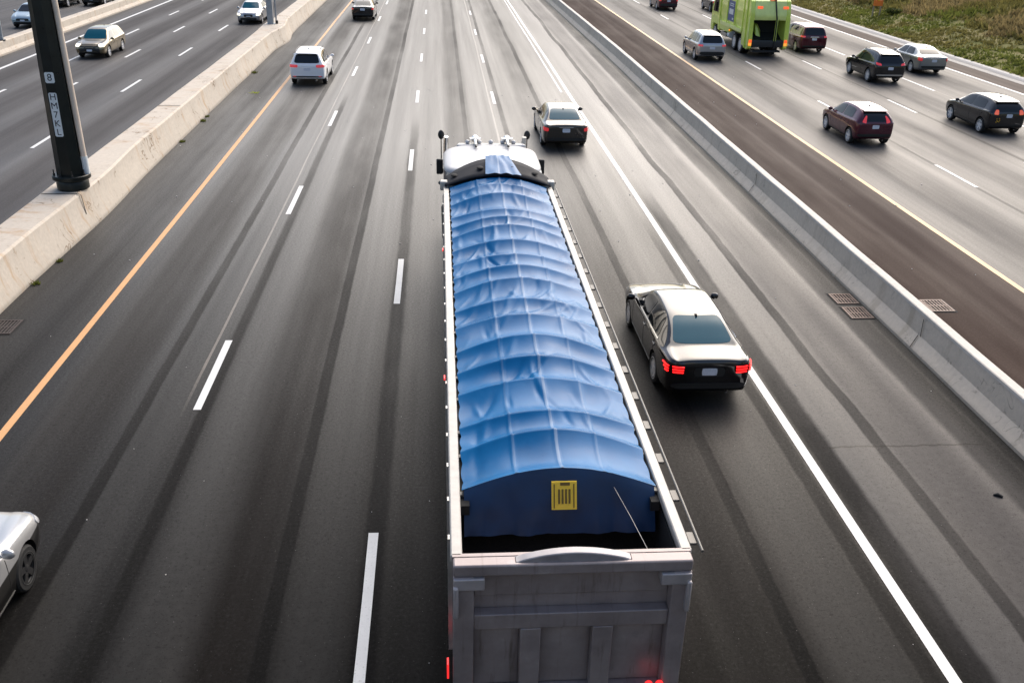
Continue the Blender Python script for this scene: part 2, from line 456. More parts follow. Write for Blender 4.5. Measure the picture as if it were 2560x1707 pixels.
line_strip("road_marking", -20.87, .15, [(59.2 - 3. + 11.25 * k, 59.2 + 11.25 * k) for k in range(-6, 12)], M_line_w, "white dashes left of the champagne car")
line_strip("road_marking", -18.18, .15, [(61.1 - 3.1 + 11.15 * k, 61.1 + 11.15 * k) for k in range(-6, 12)], M_line_w, "white dashes right of the champagne car")
line_strip("road_marking", -15.33, .15, [(62.1 - 3.3 + 11.2 * k, 62.1 + 11.2 * k) for k in range(-6, 12)], M_line_w, "white dashes nearest the pole barrier on the left carriageway")

# ------------------------------------------------------------------ barriers
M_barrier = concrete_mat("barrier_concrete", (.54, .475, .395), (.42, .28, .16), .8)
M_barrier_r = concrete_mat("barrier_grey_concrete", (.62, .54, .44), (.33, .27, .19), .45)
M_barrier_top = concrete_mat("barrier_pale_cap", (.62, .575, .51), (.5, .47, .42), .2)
M_gap = simple("joint_gap", (.03, .028, .026), .9)

def sweep(name, prof, y0, y1, step, m, mod=None, parent=None, bevel=0):
    mb = MB(); n = int((y1 - y0) / step); k = len(prof)
    vs = []
    for j in range(n + 1):
        y = y0 + (y1 - y0) * j / n
        for (x, z) in prof:
            if mod: x, z = mod(x, y, z)
            vs.append((x, y, z))
    fs = [(j * k + i, j * k + i + 1, (j + 1) * k + i + 1, (j + 1) * k + i) for j in range(n) for i in range(k - 1)]
    mb.add(vs, fs)
    return mb.build(name, m, parent, smooth=22)

def left_mod(x, y, z):
    bump = math.exp(-((y - 28.5) / 3.2) ** 2) * .14 + math.exp(-((y - 65.5) / 2.6) ** 2) * .34
    if x > -10.9: x += bump
    elif x < -10.9: x -= bump * .35
    x += .035 * noise.noise(Vector((y * .22, z, 1.)))
    return x, z + (.018 * noise.noise(Vector((y * .35, x, 2.))) if z > .5 else 0)
lb = empty("concrete_barrier", (0, 0, 0))
tag(lb, "wide pale cream concrete barrier carrying the black light pole", "barrier")
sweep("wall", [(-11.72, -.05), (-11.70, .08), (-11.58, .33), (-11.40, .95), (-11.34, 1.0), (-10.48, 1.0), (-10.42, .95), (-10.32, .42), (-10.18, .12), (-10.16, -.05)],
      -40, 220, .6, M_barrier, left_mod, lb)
for yj in (27.0 - .02, 14.6, 39.4):
    mbj = MB()
    prof = [(-11.405, .90), (-11.345, 1.006), (-10.32, 1.006), (-10.26, .95), (-10.2, .40), (-10.18, .30)] if abs(yj - 26.98) < .1 else [(-11.405, .95), (-11.34, 1.006), (-10.46, 1.006)]
    for a, b_ in zip(prof[:-1], prof[1:]):
        mbj.add([(a[0], yj, a[1] + .012), (b_[0], yj, b_[1] + .012), (b_[0], yj + .05, b_[1] + .012), (a[0], yj + .05, a[1] + .012)], [(0, 1, 2, 3)])
    mbj.build("joint", M_gap, lb)

rb = empty("concrete_barrier", (0, 0, 0))
tag(rb, "narrow grey concrete barrier with a pale cap along the brown shoulder", "barrier")
def right_mod(x, y, z):
    return x + .02 * noise.noise(Vector((y * .3, z * 2, 9.))) - max(0, y - 60) * .009, z + (.012 * noise.noise(Vector((y * .4, x, 5.))) if z > .5 else 0)
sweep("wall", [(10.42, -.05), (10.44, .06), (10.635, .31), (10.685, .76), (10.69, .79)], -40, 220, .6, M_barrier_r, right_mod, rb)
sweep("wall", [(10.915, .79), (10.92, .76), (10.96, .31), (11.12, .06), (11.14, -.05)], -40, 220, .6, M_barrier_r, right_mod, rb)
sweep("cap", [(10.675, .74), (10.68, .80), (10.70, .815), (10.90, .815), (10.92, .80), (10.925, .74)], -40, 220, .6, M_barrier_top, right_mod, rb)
for yj in (18.35, 30.5, 42.6):
    mbj = MB()
    prof = [(10.44, .07), (10.632, .32), (10.678, .70)]
    for a, b_ in zip(prof[:-1], prof[1:]):
        mbj.add([(a[0] - .022, yj, a[1]), (b_[0] - .022, yj + .10, b_[1]), (b_[0] - .022, yj + .13, b_[1]), (a[0] - .022, yj + .03, a[1])], [(0, 1, 2, 3)])
    mbj.build("joint", M_gap, rb)

fb = sweep("concrete_barrier", [(-25.0, -.05), (-25.02, .1), (-25.16, .3), (-25.2, .68), (-25.24, .72), (-25.74, .72), (-25.78, .68), (-25.84, .3), (-26.0, .1), (-26.02, -.05)],
           -40, 260, .8, M_barrier)
tag(fb, "low cream concrete wall dividing the two left carriageways", "barrier")

# ------------------------------------------------------------------ light pole with tags
M_pole = simple("pole_black_green", (.006, .009, .008), .34, spec=.35, var=.2, scale=3)
M_conduit = simple("conduit_cream", (.72, .60, .48), .5, var=.15, scale=1.5)
M_sticker = simple("sticker_white", (.72, .75, .74), .45, var=.08, scale=20)
M_ink = simple("sticker_ink", (.015, .015, .018), .5)

def text_mesh(name, body, size, mat, parent, loc, rot, extrude=.002):
    cu = bpy.data.curves.new(name, 'FONT'); cu.body = body; cu.size = size; cu.extrude = extrude
    cu.align_x = 'CENTER'; cu.align_y = 'CENTER'; cu.resolution_u = 4
    tmp = bpy.data.objects.new("tmp_text", cu); COL.objects.link(tmp)
    dg = bpy.context.evaluated_depsgraph_get(); dg.update()
    me = bpy.data.meshes.new_from_object(tmp.evaluated_get(dg))
    bpy.data.objects.remove(tmp); bpy.data.curves.remove(cu)
    me.materials.clear(); me.materials.append(mat)
    o = link(name, me, parent); o.location = loc; o.rotation_euler = rot
    return o

PX, PY, PB = -10.66, 27.62, 1.0
pole = empty("light_pole", (PX, PY, PB))
tag(pole, "thick black light pole with white stickers standing on the pale barrier", "light pole")
R0, R1, PH = .385, .21, 12.0
mb = MB(); mb.lathe([(R0, .42), (R1, PH)], n=8, ph=math.radians(22.5))
mb.build("shaft", M_pole, pole)
mb = MB(); mb.lathe([(.50, .30), (.52, .32), (.52, .42), (.50, .44)], n=32); mb.build("flange", M_pole, pole, smooth=30)
mb = MB(); mb.lathe([(.40, .0), (.44, .02), (.44, .22), (.40, .30)], n=32); mb.build("footing", M_pole, pole, smooth=30)
ca_ = math.radians(0)
mb = MB(); cr = lambda z: (R0 + (R1 - R0) * (z - .42) / (PH - .42)) + .055
mb.tube([(cr(z) * math.cos(ca_), cr(z) * math.sin(ca_), z) for z in (.42, .9, 3, 6, 9, 11.8)], [.085, .083, .080, .075, .07, .065], 12); mb.build("conduit", M_conduit, pole, smooth=50)
mb = MB(); mb.tube([(cr(z) * math.cos(ca_), cr(z) * math.sin(ca_), z) for z in (.44, .95)], .095, 12); mb.build("conduit_sleeve", M_sticker, pole, smooth=50)
for k in range(8):
    a = 2 * math.pi * (k + .5) / 8
    mb = MB(); c = (.455 * math.cos(a), .455 * math.sin(a), 0)
    mb.lathe([(.035, .44), (.035, .49), (.018, .50), (.018, .60)], n=6, c=c); mb.build("bolt", M_black, pole)
def pole_r(z): return R0 + (R1 - R0) * (z - .42) / (PH - .42)
def pole_tag(z0, z1, w, text):
    # flat sticker on the facet that faces the traffic behind the camera
    apo = math.cos(math.radians(22.5)); sl = (R1 - R0) / (PH - .42) * apo
    a0, a1 = pole_r(z0) * apo, pole_r(z1) * apo
    mb = MB(); hw = w / 2; c_ = .03
    ring = [(-hw + c_, z0), (hw - c_, z0), (hw, z0 + c_), (hw, z1 - c_), (hw - c_, z1), (-hw + c_, z1), (-hw, z1 - c_), (-hw, z0 + c_)]
    yy = lambda z, o: -(pole_r(z) * apo) - o
    n_ = len(ring)
    mb.add([(a, yy(z, .004), z) for a, z in ring] + [(a, yy(z, -.004), z) for a, z in ring], [tuple(range(n_))] + [(i, n_ + i, n_ + (i + 1) % n_, (i + 1) % n_) for i in range(n_)])
    st = mb.build("sticker", M_sticker, pole)
    n = len(text)
    for i, ch in enumerate(text):
        z = z1 - (z1 - z0) * (i + .5) / n
        text_mesh("lettering", ch, .25 if n > 1 else .27, M_ink, st, (0, yy(z, .007), z), (math.radians(90) - math.atan(-sl), 0, 0))
pole_tag(4.05 - PB, 4.34 - PB, .25, "8")
pole_tag(2.58 - PB, 3.79 - PB, .22, "HM7KL")

# gantry column on the same barrier, further on
M_galv = simple("galvanised_steel", (.30, .33, .36), .45, metal=.5, var=.15, scale=4)
gt = empty("sign_post", (-11.05, 66.1, 1.0))
tag(gt, "grey steel box column with a conduit standing on the pale barrier far back", "post")
mb = MB(); mb.box(-.19, .19, -.19, .19, .0, 9.5); mb.build("column", M_galv, gt, bevel=.02)
mb = MB(); mb.box(-.27, .27, -.27, .27, -.02, .035); mb.build("base_plate", M_galv, gt, bevel=.01)
mb = MB(); mb.tube([(.36, .02, .1), (.36, .02, 9.3)], .05); mb.build("conduit", M_galv, gt, smooth=40)
mb = MB(); mb.box(.31, .47, -.06, .10, 0., .22); mb.build("junction_box", M_black, gt, bevel=.01)
# truss post, far left
tp = empty("sign_post", (-25.5, 58.6, .7))
tag(tp, "grey lattice sign support on the low wall at the left edge", "post")
for dx, dy in ((-.55, -.25), (.12, .45)):
    mb = MB(); mb.tube([(dx, dy, 0), (dx, dy, 9)], .13, 12); mb.build("column", M_galv, tp, smooth=40)
mb = MB()
for k in range(7):
    a, b_ = ((-.55, -.25), (.12, .45)) if k % 2 == 0 else ((.12, .45), (-.55, -.25))
    mb.tube([(a[0], a[1], .15 + k * 1.25), (b_[0], b_[1], 1.4 + k * 1.25)], .055, 8)
mb.build("lattice", M_galv, tp, smooth=40)
for dx, dy in ((-.55, -.25), (.12, .45)):
    mb = MB(); mb.lathe([(.24, 0), (.24, .05), (.17, .07)], n=12, c=(dx, dy, 0)); mb.build("base_plate", M_trim, tp, smooth=30)

# ------------------------------------------------------------------ drain grates
M_iron = simple("rusty_iron", (.16, .115, .095), .6, metal=.3, var=.35, scale=14)
M_hole = simple("drain_hole", (.006, .006, .006), .9)
def grate(x0, x1, y0, y1, label, M_iron=M_iron):
    g = empty("drain_grate", ((x0 + x1) / 2, (y0 + y1) / 2, 0)); w, d = (x1 - x0) / 2, (y1 - y0) / 2
    tag(g, label, "drain", "storm drains beside the barriers")
    mb = MB(); mb.add([(-w - .05, -d - .05, .004), (w + .05, -d - .05, .004), (w + .05, d + .05, .004), (-w - .05, d + .05, .004)], [(0, 1, 2, 3)]); mb.build("pit", M_hole, g)
    mb = MB(); t = .05
    mb.box(-w, w, -d, -d + t, .006, .022); mb.box(-w, w, d - t, d, .006, .022); mb.box(-w, -w + t, -d + t, d - t, .006, .022); mb.box(w - t, w, -d + t, d - t, .006, .022)
    mb.build("frame", M_iron, g)
    mb = MB(); n = 6
    for k in range(n):
        xx = -w + t + (2 * w - 2 * t) * (k + .5) / n
        mb.box(xx - .016, xx + .016, -d + t, d - t, .006, .019)
    mb.box(-w + t, w - t, -.02, .02, .0065, .0185)
    mb.build("bars", M_iron, g)
grate(9.80, 10.36, 20.98, 21.62, "rusty storm drain left of the grey barrier, farther of the pair")
grate(9.80, 10.36, 20.08, 20.76, "rusty storm drain left of the grey barrier, nearer of the pair")
grate(11.98, 12.58, 20.46, 21.2, "rusty storm drain on the brown shoulder right of the barrier")
grate(-10.05, -9.5, 19.62, 20.38, "dark storm drain beside the cream barrier at the left edge", simple("dark_iron", (.035, .024, .022), .6, var=.3, scale=14))

# ------------------------------------------------------------------ hillside, grass, shrubs, sign
def hill_z(x, y):
    t = max(0., x - 33.75)
    z = .13 + .17 * min(t, 5) + .26 * max(0, min(t - 5, 40)) + .05 * max(0, t - 45)
    k = min(1, t / 4)
    return z + k * (.45 * noise.noise(Vector((x * .11, y * .11, 0))) + .14 * noise.noise(Vector((x * .5, y * .5, 4))))
m, nt, b = new_mat("hill_turf"); nb = NB(nt)
geo = N(nt, 'ShaderNodeNewGeometry'); Pp = geo.outputs['Position']
n1 = nb.noise(Pp, .16, 5., .6); n2 = nb.noise(Pp, 1.4, 6., .7); n3 = nb.noise(Pp, 9., 5., .7)
c = nb.mix(nb.smooth(n1, .42, .62), (.13, .145, .04), (.30, .24, .12))
c = nb.mix(nb.lin(n2, .35, .7, 0, .8), c, (.085, .095, .03))
c = nb.mix(nb.lin(n3, .4, .7, 0, .5), c, (.25, .21, .10))
nt.links.new(c, b.inputs['Base Color']); b.inputs['Roughness'].default_value = .95; b.inputs['Specular IOR Level'].default_value = .1
M_turf = m
mb = MB(); nx, ny = 90, 170; vs = []
for j in range(ny + 1):
    y = 10 + 290 * j / ny
    for i in range(nx + 1):
        x = 33.7 + 110 * (i / nx) ** 1.7
        vs.append((x, y, hill_z(x, y)))
mb.add(vs, [(j * (nx + 1) + i, j * (nx + 1) + i + 1, (j + 1) * (nx + 1) + i + 1, (j + 1) * (nx + 1) + i) for j in range(ny) for i in range(nx)])
tag(mb.build("hill", M_turf, smooth=60), "grassy bank rising beside the right carriageway", None, None, "structure")

def leaf_mat(name, col, var=.35):
    m, nt, b = new_mat(name); nb = NB(nt)
    geo = N(nt, 'ShaderNodeNewGeometry')
    n = nb.noise(geo.outputs['Position'], .9, 4., .6); k = nb.noise(geo.outputs['Position'], 12., 2., .6)
    c = nb.mix(nb.lin(n, .3, .7), tuple(q * (1 - var) for q in col), tuple(q * (1 + var) for q in col))
    c = nb.mix(nb.lin(k, .35, .7, 0., .4), c, (col[0] * 1.3, col[1] * 1.2, col[2]))
    nt.links.new(c, b.inputs['Base Color']); b.inputs['Roughness'].default_value = .7; b.inputs['Specular IOR Level'].default_value = .2
    tr = N(nt, 'ShaderNodeBsdfTranslucent'); nt.links.new(c, tr.inputs['Color'])
    ms = N(nt, 'ShaderNodeMixShader'); ms.inputs[0].default_value = .45
    nt.links.new(b.outputs[0], ms.inputs[1]); nt.links.new(tr.outputs[0], ms.inputs[2]); nt.links.new(ms.outputs[0], nt.nodes['Material Output'].inputs[0])
    return m
M_gr = [leaf_mat("grass_green", (.13, .15, .035)), leaf_mat("grass_olive", (.165, .15, .05)), leaf_mat("grass_straw", (.24, .19, .09))]
rng = np.random.default_rng(3)
mb = MB()
cnt = 0
while cnt < 26000:
    t = rng.random() ** 1.25 * 36; x = 33.9 + t; y = 42 + rng.random() * 88
    nn = noise.noise(Vector((x * .10, y * .10, 8.))) + .10 * noise.noise(Vector((x * .3, y * .3, 3.)))
    straw = nn + (.35 if 4 < t < 16 and y > 76 else 0) - (.4 if t < 5 and y < 74 else 0) - (.12 if t > 16 else 0)
    mb.cur = 2 if straw > .10 else (1 if straw > -.22 else 0)
    hgt = (.16 if t < 4.5 else .38) * (.5 + rng.random()) * (1.25 if mb.cur == 2 and t > 4 else 1.)
    z = hill_z(x, y) - .03
    for q in range(4):
        a = rng.random() * 6.283; s_ = .10 + .12 * rng.random()
        dx, dy = math.cos(a) * s_, math.sin(a) * s_
        lx, ly = (rng.random() - .5) * hgt * 1.5, (rng.random() - .6) * hgt * 1.5
        ox, oy = (rng.random() - .5) * .4, (rng.random() - .5) * .4
        mb.add([(x + ox - dx * .5, y + oy - dy * .5, z), (x + ox + dx * .5, y + oy + dy * .5, z), (x + ox + lx + dx * .12, y + oy + ly, z + hgt), (x + ox + lx - dx * .12, y + oy + ly, z + hgt * .96)], [(0, 1, 2, 3)])
    cnt += 1
tag(mb.build("grass", M_gr), "rough green and straw coloured grass covering the bank", "grass", None, "stuff")

M_leaf = [leaf_mat("leaf_dark", (.055, .072, .018)), leaf_mat("leaf_mid", (.095, .110, .026)), leaf_mat("leaf_olive", (.145, .125, .040)), leaf_mat("leaf_lime", (.36, .42, .04))]
M_bark = simple("twig_bark", (.09, .065, .045), .9, var=.2)
def shrub(x, y, r, h, kind, label, group="shrubs on the grassy bank"):
    z = hill_z(x, y)
    s = empty("shrub", (x, y, z)); tag(s, label, "shrub", group)
    mb = MB()
    for k in range(6):
        a = rng.random() * 6.283; e = r * .55
        mb.tube([(0, 0, -.1), (math.cos(a) * e * .4, math.sin(a) * e * .4, h * .4), (math.cos(a) * e, math.sin(a) * e, h * .8)], [.035, .022, .010], 5)
    mb.build("stems", M_bark, s)
    mb = MB(); n = int(650 * min(2.2, r * h / 1.6 + .3))
    lobes = [(rng.normal(0, r * .45), rng.normal(0, r * .45), h * (.35 + .5 * rng.random()), r * (.35 + .3 * rng.random())) for _ in range(8)]
    for k in range(n):
        cx, cy, cz, cr = lobes[int(rng.integers(0, 8))]
        v = rng.normal(0, 1, 3); v /= np.linalg.norm(v); rad = cr * (.55 + .5 * rng.random())
        p = Vector((cx + v[0] * rad, cy + v[1] * rad, max(.03, cz + v[2] * rad * h / r * .6)))
        nrm = Vector(v + rng.normal(0, .6, 3)).normalized(); u = nrm.orthogonal().normalized(); w = nrm.cross(u)
        s_ = .07 + .09 * rng.random(); mb.cur = kind if rng.random() < .75 else min(3, kind + 1) if kind < 2 else kind
        mb.add([p - u * s_, p - w * s_ * .5, p + u * s_ + nrm * s_ * .3, p + w * s_ * .5], [(0, 1, 2, 3)])
    mb.build("leaves", M_leaf, s)
shrub_spots = []
for k in range(46):
    for _ in range(50):
        t = 7.0 + rng.random() * 26; x = 33.8 + t; y = 54 + rng.random() * 62
        if t < 4 + (y - 54) * .22 and rng.random() < .93: continue
        if all((x - a) ** 2 + (y - b_) ** 2 > 3.0 ** 2 for a, b_ in shrub_spots): break
    shrub_spots.append((x, y))
kinds = ["dark green", "mid green", "dull olive"]
for i, (x, y) in enumerate(shrub_spots):
    kd = 0 if (x > 47 and rng.random() < .65) else int(rng.integers(0, 3))
    r = .8 + rng.random() * .9 + (.5 if x > 50 else 0)
    shrub(x, y, r, r * (.75 + .4 * rng.random()), kd, "%s leafy shrub growing on the grassy bank" % kinds[kd])
shrub(41.6, 60.5, .55, .75, 3, "small lime yellow shrub low on the bank near the right edge")
shrub(37.3, 79.2, .7, .5, 0, "low dark shrub at the foot of the orange sign")

# road work sign
M_orange = simple("sign_orange", (.95, .22, .03), .5, emit=None)
M_signyel = simple("sign_yellow_orange", (.95, .52, .03), .5)
M_wood = simple("grey_wood", (.34, .27, .20), .8, var=.2, scale=9)
sx, sy = 36.05, 80.
sg = empty("road_sign", (sx, sy, hill_z(sx, sy))); tag(sg, "orange and yellow road work sign on two wooden posts in the grass", "road sign")
zt = hill_z(sx, sy)
for dx in (-.26, .34):
    mb = MB(); mb.box(dx - .05, dx + .05, -.05, .05, -.2, 2.6); mb.build("post", M_wood, sg, bevel=.008)
mb = MB(); mb.prism([(-.36, .86), (.44, .86), (.44, 1.32), (-.36, 1.32)], -.085, -.055, 'y'); mb.build("plate", M_orange, sg, bevel=.01)
mb = MB(); mb.prism([(.04, 1.22), (.82, 2.0), (.04, 2.78), (-.74, 2.0)], -.115, -.089, 'y'); dp = mb.build("diamond_plate", M_signyel, sg, bevel=.01)
for a_, b_ in ((-.25, -.12), (.14, .3)):
    mb = MB(); mb.box(a_, b_, -.122, -.1155, 1.50, 1.62); mb.build("sign_mark", M_orange, dp)

# debris and weeds
M_stone = simple("pale_stone", (.5, .48, .45), .8, var=.3, scale=20)
mb = MB()
for k in range(150):
    x = rng.choice([rng.uniform(-10, 10.2), rng.uniform(11.2, 15), rng.uniform(15, 31)], p=[.62, .12, .26]); y = rng.uniform(7, 50) if x < 11 else rng.uniform(22, 60)
    s_ = rng.uniform(.010, .020) * (.62 if y < 20 else 1.3)
    mb.ball((x, y, s_ * .5), s_, s_ * 1.2, s_ * .7, 6, 4)
tag(mb.build("gravel", M_stone), "tiny pale stones scattered over the asphalt", "gravel", None, "stuff")
mb = MB(); mb.tube([(9.28, 12.74, .012), (9.34, 12.72, .03), (9.40, 12.66, .016)], [.02, .03, .022], 8)
tag(mb.build("rubber_scrap", M_rubber, smooth=40), "short black rubber scrap lying on the right shoulder", "debris")
for i, (x, y, s_) in enumerate([(-10.06, 37.5, .10), (-10.08, 41.2, .12), (-10.1, 42.1, .08), (-10.0, 53.2, .15), (-10.06, 24.2, .08), (-10.05, 22.6, .09), (-9.0, 47.6, .16)]):
    w = MB()
    for k in range(70):
        a = rng.random() * 6.283; rr = s_ * (1.4 if i == 6 else 1) * rng.random(); hh = s_ * (.3 + .8 * rng.random()) * (.3 if i == 6 else 1)
        w.add([(math.cos(a) * rr, math.sin(a) * rr, 0), (math.cos(a) * rr + .03, math.sin(a) * rr, 0), (math.cos(a) * rr * 1.7, math.sin(a) * rr * 1.7, hh)], [(0, 1, 2)])
    o = w.build("weed", M_leaf[3 if i == 6 else 1]); o.location = (x, y, .004)
    lab = ["tiny dark weed near the black pole base, first past it at the barrier foot", "nearer weed of a close pair at the foot of the cream barrier", "farther weed of a close pair at the foot of the cream barrier",
           "weed clump at the cream barrier foot level with the white suv", "second weed beyond the left drain at the cream barrier foot", "small weed at the cream barrier foot closest to the left drain", "flat lime patch of weeds on the left shoulder asphalt"][i]
    tag(o, lab, "weed", "weeds along the cream barrier" if i != 6 else None)

# ------------------------------------------------------------------ cars
def hermite(ys, vs, n):
    ys = np.array(ys, float); vs = np.array(vs, float)
    h = np.diff(ys); d = np.diff(vs) / h
    m = np.zeros(len(ys)); m[0] = d[0]; m[-1] = d[-1]
    for i in range(1, len(ys) - 1):
        m[i] = 0 if d[i - 1] * d[i] <= 0 else (h[i - 1] + h[i]) * 1.0 / ((h[i]) / d[i - 1] + (h[i - 1]) / d[i])
    out = []
    for i in range(len(h)):
        k = n if i < len(h) else n
        for t in np.linspace(0, 1, k, endpoint=False):
            t2, t3 = t * t, t * t * t
            out.append((2 * t3 - 3 * t2 + 1) * vs[i] + (t3 - 2 * t2 + t) * h[i] * m[i] + (-2 * t3 + 3 * t2) * vs[i + 1] + (t3 - t2) * h[i] * m[i + 1])
    out.append(vs[-1]); return np.array(out)

def catmull(P_, n):
    out = []
    for i in range(len(P_) - 1):
        p0 = P_[max(i - 1, 0)]; p1 = P_[i]; p2 = P_[i + 1]; p3 = P_[min(i + 2, len(P_) - 1)]
        for t in np.linspace(0, 1, n, endpoint=False):
            out.append(.5 * ((2 * p1) + (-p0 + p2) * t + (2 * p0 - 5 * p1 + 4 * p2 - p3) * t * t + (-p0 + 3 * p1 - 3 * p2 + p3) * t ** 3))
    out.append(P_[-1]); return out

# station: y, zlow, w, zs, ws, zt, wt       (rear axle at y=0, front = +y; wheelbase 2.7)
ST = {
 'sedan': [(-1.06, .40, .66, .90, .64, .955, .58), (-1.03, .34, .77, .955, .74, 1.01, .66), (-.95, .29, .84, .98, .80, 1.035, .70), (-.80, .26, .875, .985, .83, 1.05, .72), (-.52, .23, .895, .98, .85, 1.065, .70),
           (-.30, .22, .90, .97, .86, 1.16, .665), (.12, .21, .90, .965, .86, 1.335, .61), (.55, .20, .90, .96, .86, 1.415, .59), (1.15, .20, .90, .945, .86, 1.43, .585), (1.60, .20, .90, .935, .86, 1.395, .60), (2.0, .20, .90, .925, .86, 1.20, .655),
           (2.42, .20, .90, .91, .855, .965, .72), (2.55, .20, .90, .905, .85, .945, .70), (2.95, .21, .89, .865, .83, .90, .60), (3.28, .24, .86, .80, .78, .84, .55), (3.44, .28, .80, .73, .70, .77, .5), (3.52, .33, .70, .64, .62, .68, .42)],
 'hatch': [(-.66, .42, .66, .86, .65, .93, .60), (-.63, .36, .76, .93, .73, 1.02, .66), (-.57, .31, .825, .97, .79, 1.13, .66), (-.45, .27, .86, 1.0, .83, 1.27, .63), (-.28, .24, .88, 1.0, .85, 1.39, .59), (0., .22, .89, .985, .86, 1.45, .58),
           (.6, .21, .90, .97, .865, 1.485, .585), (1.2, .20, .90, .95, .865, 1.475, .59), (1.65, .20, .90, .94, .86, 1.41, .61), (2.1, .20, .90, .93, .86, 1.19, .665), (2.52, .20, .89, .92, .85, .985, .72), (2.66, .2, .89, .91, .84, .96, .70),
           (3.0, .22, .87, .86, .80, .90, .58), (3.28, .26, .82, .79, .73, .825, .5), (3.42, .30, .74, .70, .65, .73, .45), (3.47, .34, .66, .62, .58, .65, .4)],
 'suv':   [(-.88, .46, .70, .93, .69, 1.00, .63), (-.85, .40, .80, 1.0, .77, 1.09, .70), (-.79, .35, .85, 1.04, .82, 1.21, .70), (-.66, .32, .88, 1.06, .85, 1.44, .655), (-.50, .30, .89, 1.06, .86, 1.585, .62), (-.2, .28, .90, 1.055, .865, 1.655, .61),
           (.5, .27, .90, 1.04, .87, 1.695, .61), (1.2, .26, .90, 1.02, .87, 1.685, .615), (1.6, .26, .90, 1.01, .865, 1.62, .63), (2.0, .26, .90, 1.0, .86, 1.40, .675), (2.42, .26, .90, .99, .855, 1.09, .73), (2.58, .26, .90, .985, .85, 1.055, .71),
           (3.0, .28, .89, .95, .83, .995, .62), (3.32, .31, .86, .88, .78, .92, .55), (3.48, .35, .79, .79, .70, .83, .5), (3.55, .40, .70, .70, .62, .74, .42)],
 'van':   [(-.98, .44, .74, .98, .73, 1.06, .68), (-.95, .38, .83, 1.02, .80, 1.16, .74), (-.90, .33, .87, 1.04, .84, 1.30, .73), (-.78, .30, .89, 1.06, .86, 1.55, .69), (-.64, .28, .90, 1.06, .87, 1.67, .66), (-.3, .26, .90, 1.05, .87, 1.72, .65),
           (.5, .25, .90, 1.03, .87, 1.745, .65), (1.3, .25, .90, 1.01, .87, 1.73, .655), (1.75, .25, .90, 1.0, .865, 1.66, .67), (2.2, .25, .90, .99, .86, 1.40, .70), (2.65, .25, .90, .985, .855, 1.09, .73), (2.78, .25, .89, .97, .85, 1.04, .70),
           (3.1, .27, .87, .91, .81, .95, .6), (3.34, .31, .82, .84, .75, .87, .52), (3.46, .36, .75, .75, .67, .78, .46), (3.50, .40, .68, .67, .6, .70, .4)],
}
GL = {   # glass: windshield (x,z at base / top), rear window, side windows (lists of (y,z) quads)
 'sedan': dict(ws=[(.66, .99), (.53, 1.36)], rw=[(.63, 1.085), (.50, 1.375)], sw=[[(1.08, .985), (2.10, .97), (1.62, 1.30), (1.08, 1.345)], [(.06, 1.01), (1.0, .985), (1.0, 1.345), (.30, 1.315)]]),
 'hatch': dict(ws=[(.66, 1.01), (.54, 1.40)], rw=[(.60, 1.00), (.50, 1.36)], sw=[[(1.08, .995), (2.2, .985), (1.68, 1.32), (1.08, 1.385)], [(.0, 1.04), (1.0, 1.0), (1.0, 1.385), (.12, 1.36)]]),
 'suv':   dict(ws=[(.68, 1.10), (.56, 1.60)], rw=[(.64, 1.13), (.54, 1.53)], sw=[[(1.1, 1.075), (2.16, 1.06), (1.66, 1.50), (1.1, 1.57)], [(.1, 1.09), (1.02, 1.075), (1.02, 1.57), (.1, 1.565)], [(-.50, 1.14), (.0, 1.10), (.0, 1.56), (-.34, 1.50)]]),
 'van':   dict(ws=[(.70, 1.11), (.58, 1.63)], rw=[(.68, 1.15), (.58, 1.60)], sw=[[(1.25, 1.065), (2.36, 1.05), (1.86, 1.52), (1.25, 1.61)], [(.15, 1.08), (1.17, 1.065), (1.17, 1.61), (.15, 1.61)], [(-.70, 1.10), (.05, 1.08), (.05, 1.60), (-.60, 1.56)]]),
}
RW = {'sedan': .32, 'hatch': .31, 'suv': .36, 'van': .34}

def patch_mesh(name, bvh, quad, d, mat, parent, nu=10, nv=6, n_exp=7., off=.006, depth=.02):
    """quad: 4 corner points (ccw seen from outside); thrown onto the body along d"""
    d = Vector(d).normalized(); q = [Vector(p) for p in quad]
    def hit(p):
        r = bvh.ray_cast(p - d * 5, d, 12)
        if r[0] is None: r = bvh.find_nearest(p)
        return r[0], r[1]
    vs = []; nr = []
    for j in range(nv + 1):
        for i in range(nu + 1):
            u, v = i / nu * 2 - 1, j / nv * 2 - 1
            if n_exp:
                mx = max(abs(u), abs(v))
                if mx > 1e-6:
                    k = mx / ((abs(u) ** n_exp + abs(v) ** n_exp) ** (1 / n_exp)); u, v = u * k, v * k
            u, v = (u + 1) / 2, (v + 1) / 2
            p = (q[0] * (1 - u) + q[1] * u) * (1 - v) + (q[3] * (1 - u) + q[2] * u) * v
            h, n_ = hit(p)
            if n_.dot(d) > 0: n_ = -n_
            vs.append(h + n_ * off); nr.append(n_)
    W_ = nu + 1
    fs = [(j * W_ + i, j * W_ + i + 1, (j + 1) * W_ + i + 1, (j + 1) * W_ + i) for j in range(nv) for i in range(nu)]
    ring = [i for i in range(W_)] + [j * W_ + nu for j in range(1, nv + 1)] + [nv * W_ + i for i in range(nu - 1, -1, -1)] + [j * W_ for j in range(nv - 1, 0, -1)]
    b0 = len(vs)
    for i in ring: vs.append(vs[i] - nr[i] * depth)
    m_ = len(ring)
    fs += [(ring[(k + 1) % m_], ring[k], b0 + k, b0 + (k + 1) % m_) for k in range(m_)]
    me = bpy.data.meshes.new(name); me.from_pydata([tuple(v) for v in vs], [], fs); me.materials.append(mat)
    me.polygons.foreach_set("use_smooth", [True] * len(me.polygons)); me.set_sharp_from_angle(angle=math.radians(50))
    return link(name, me, parent)

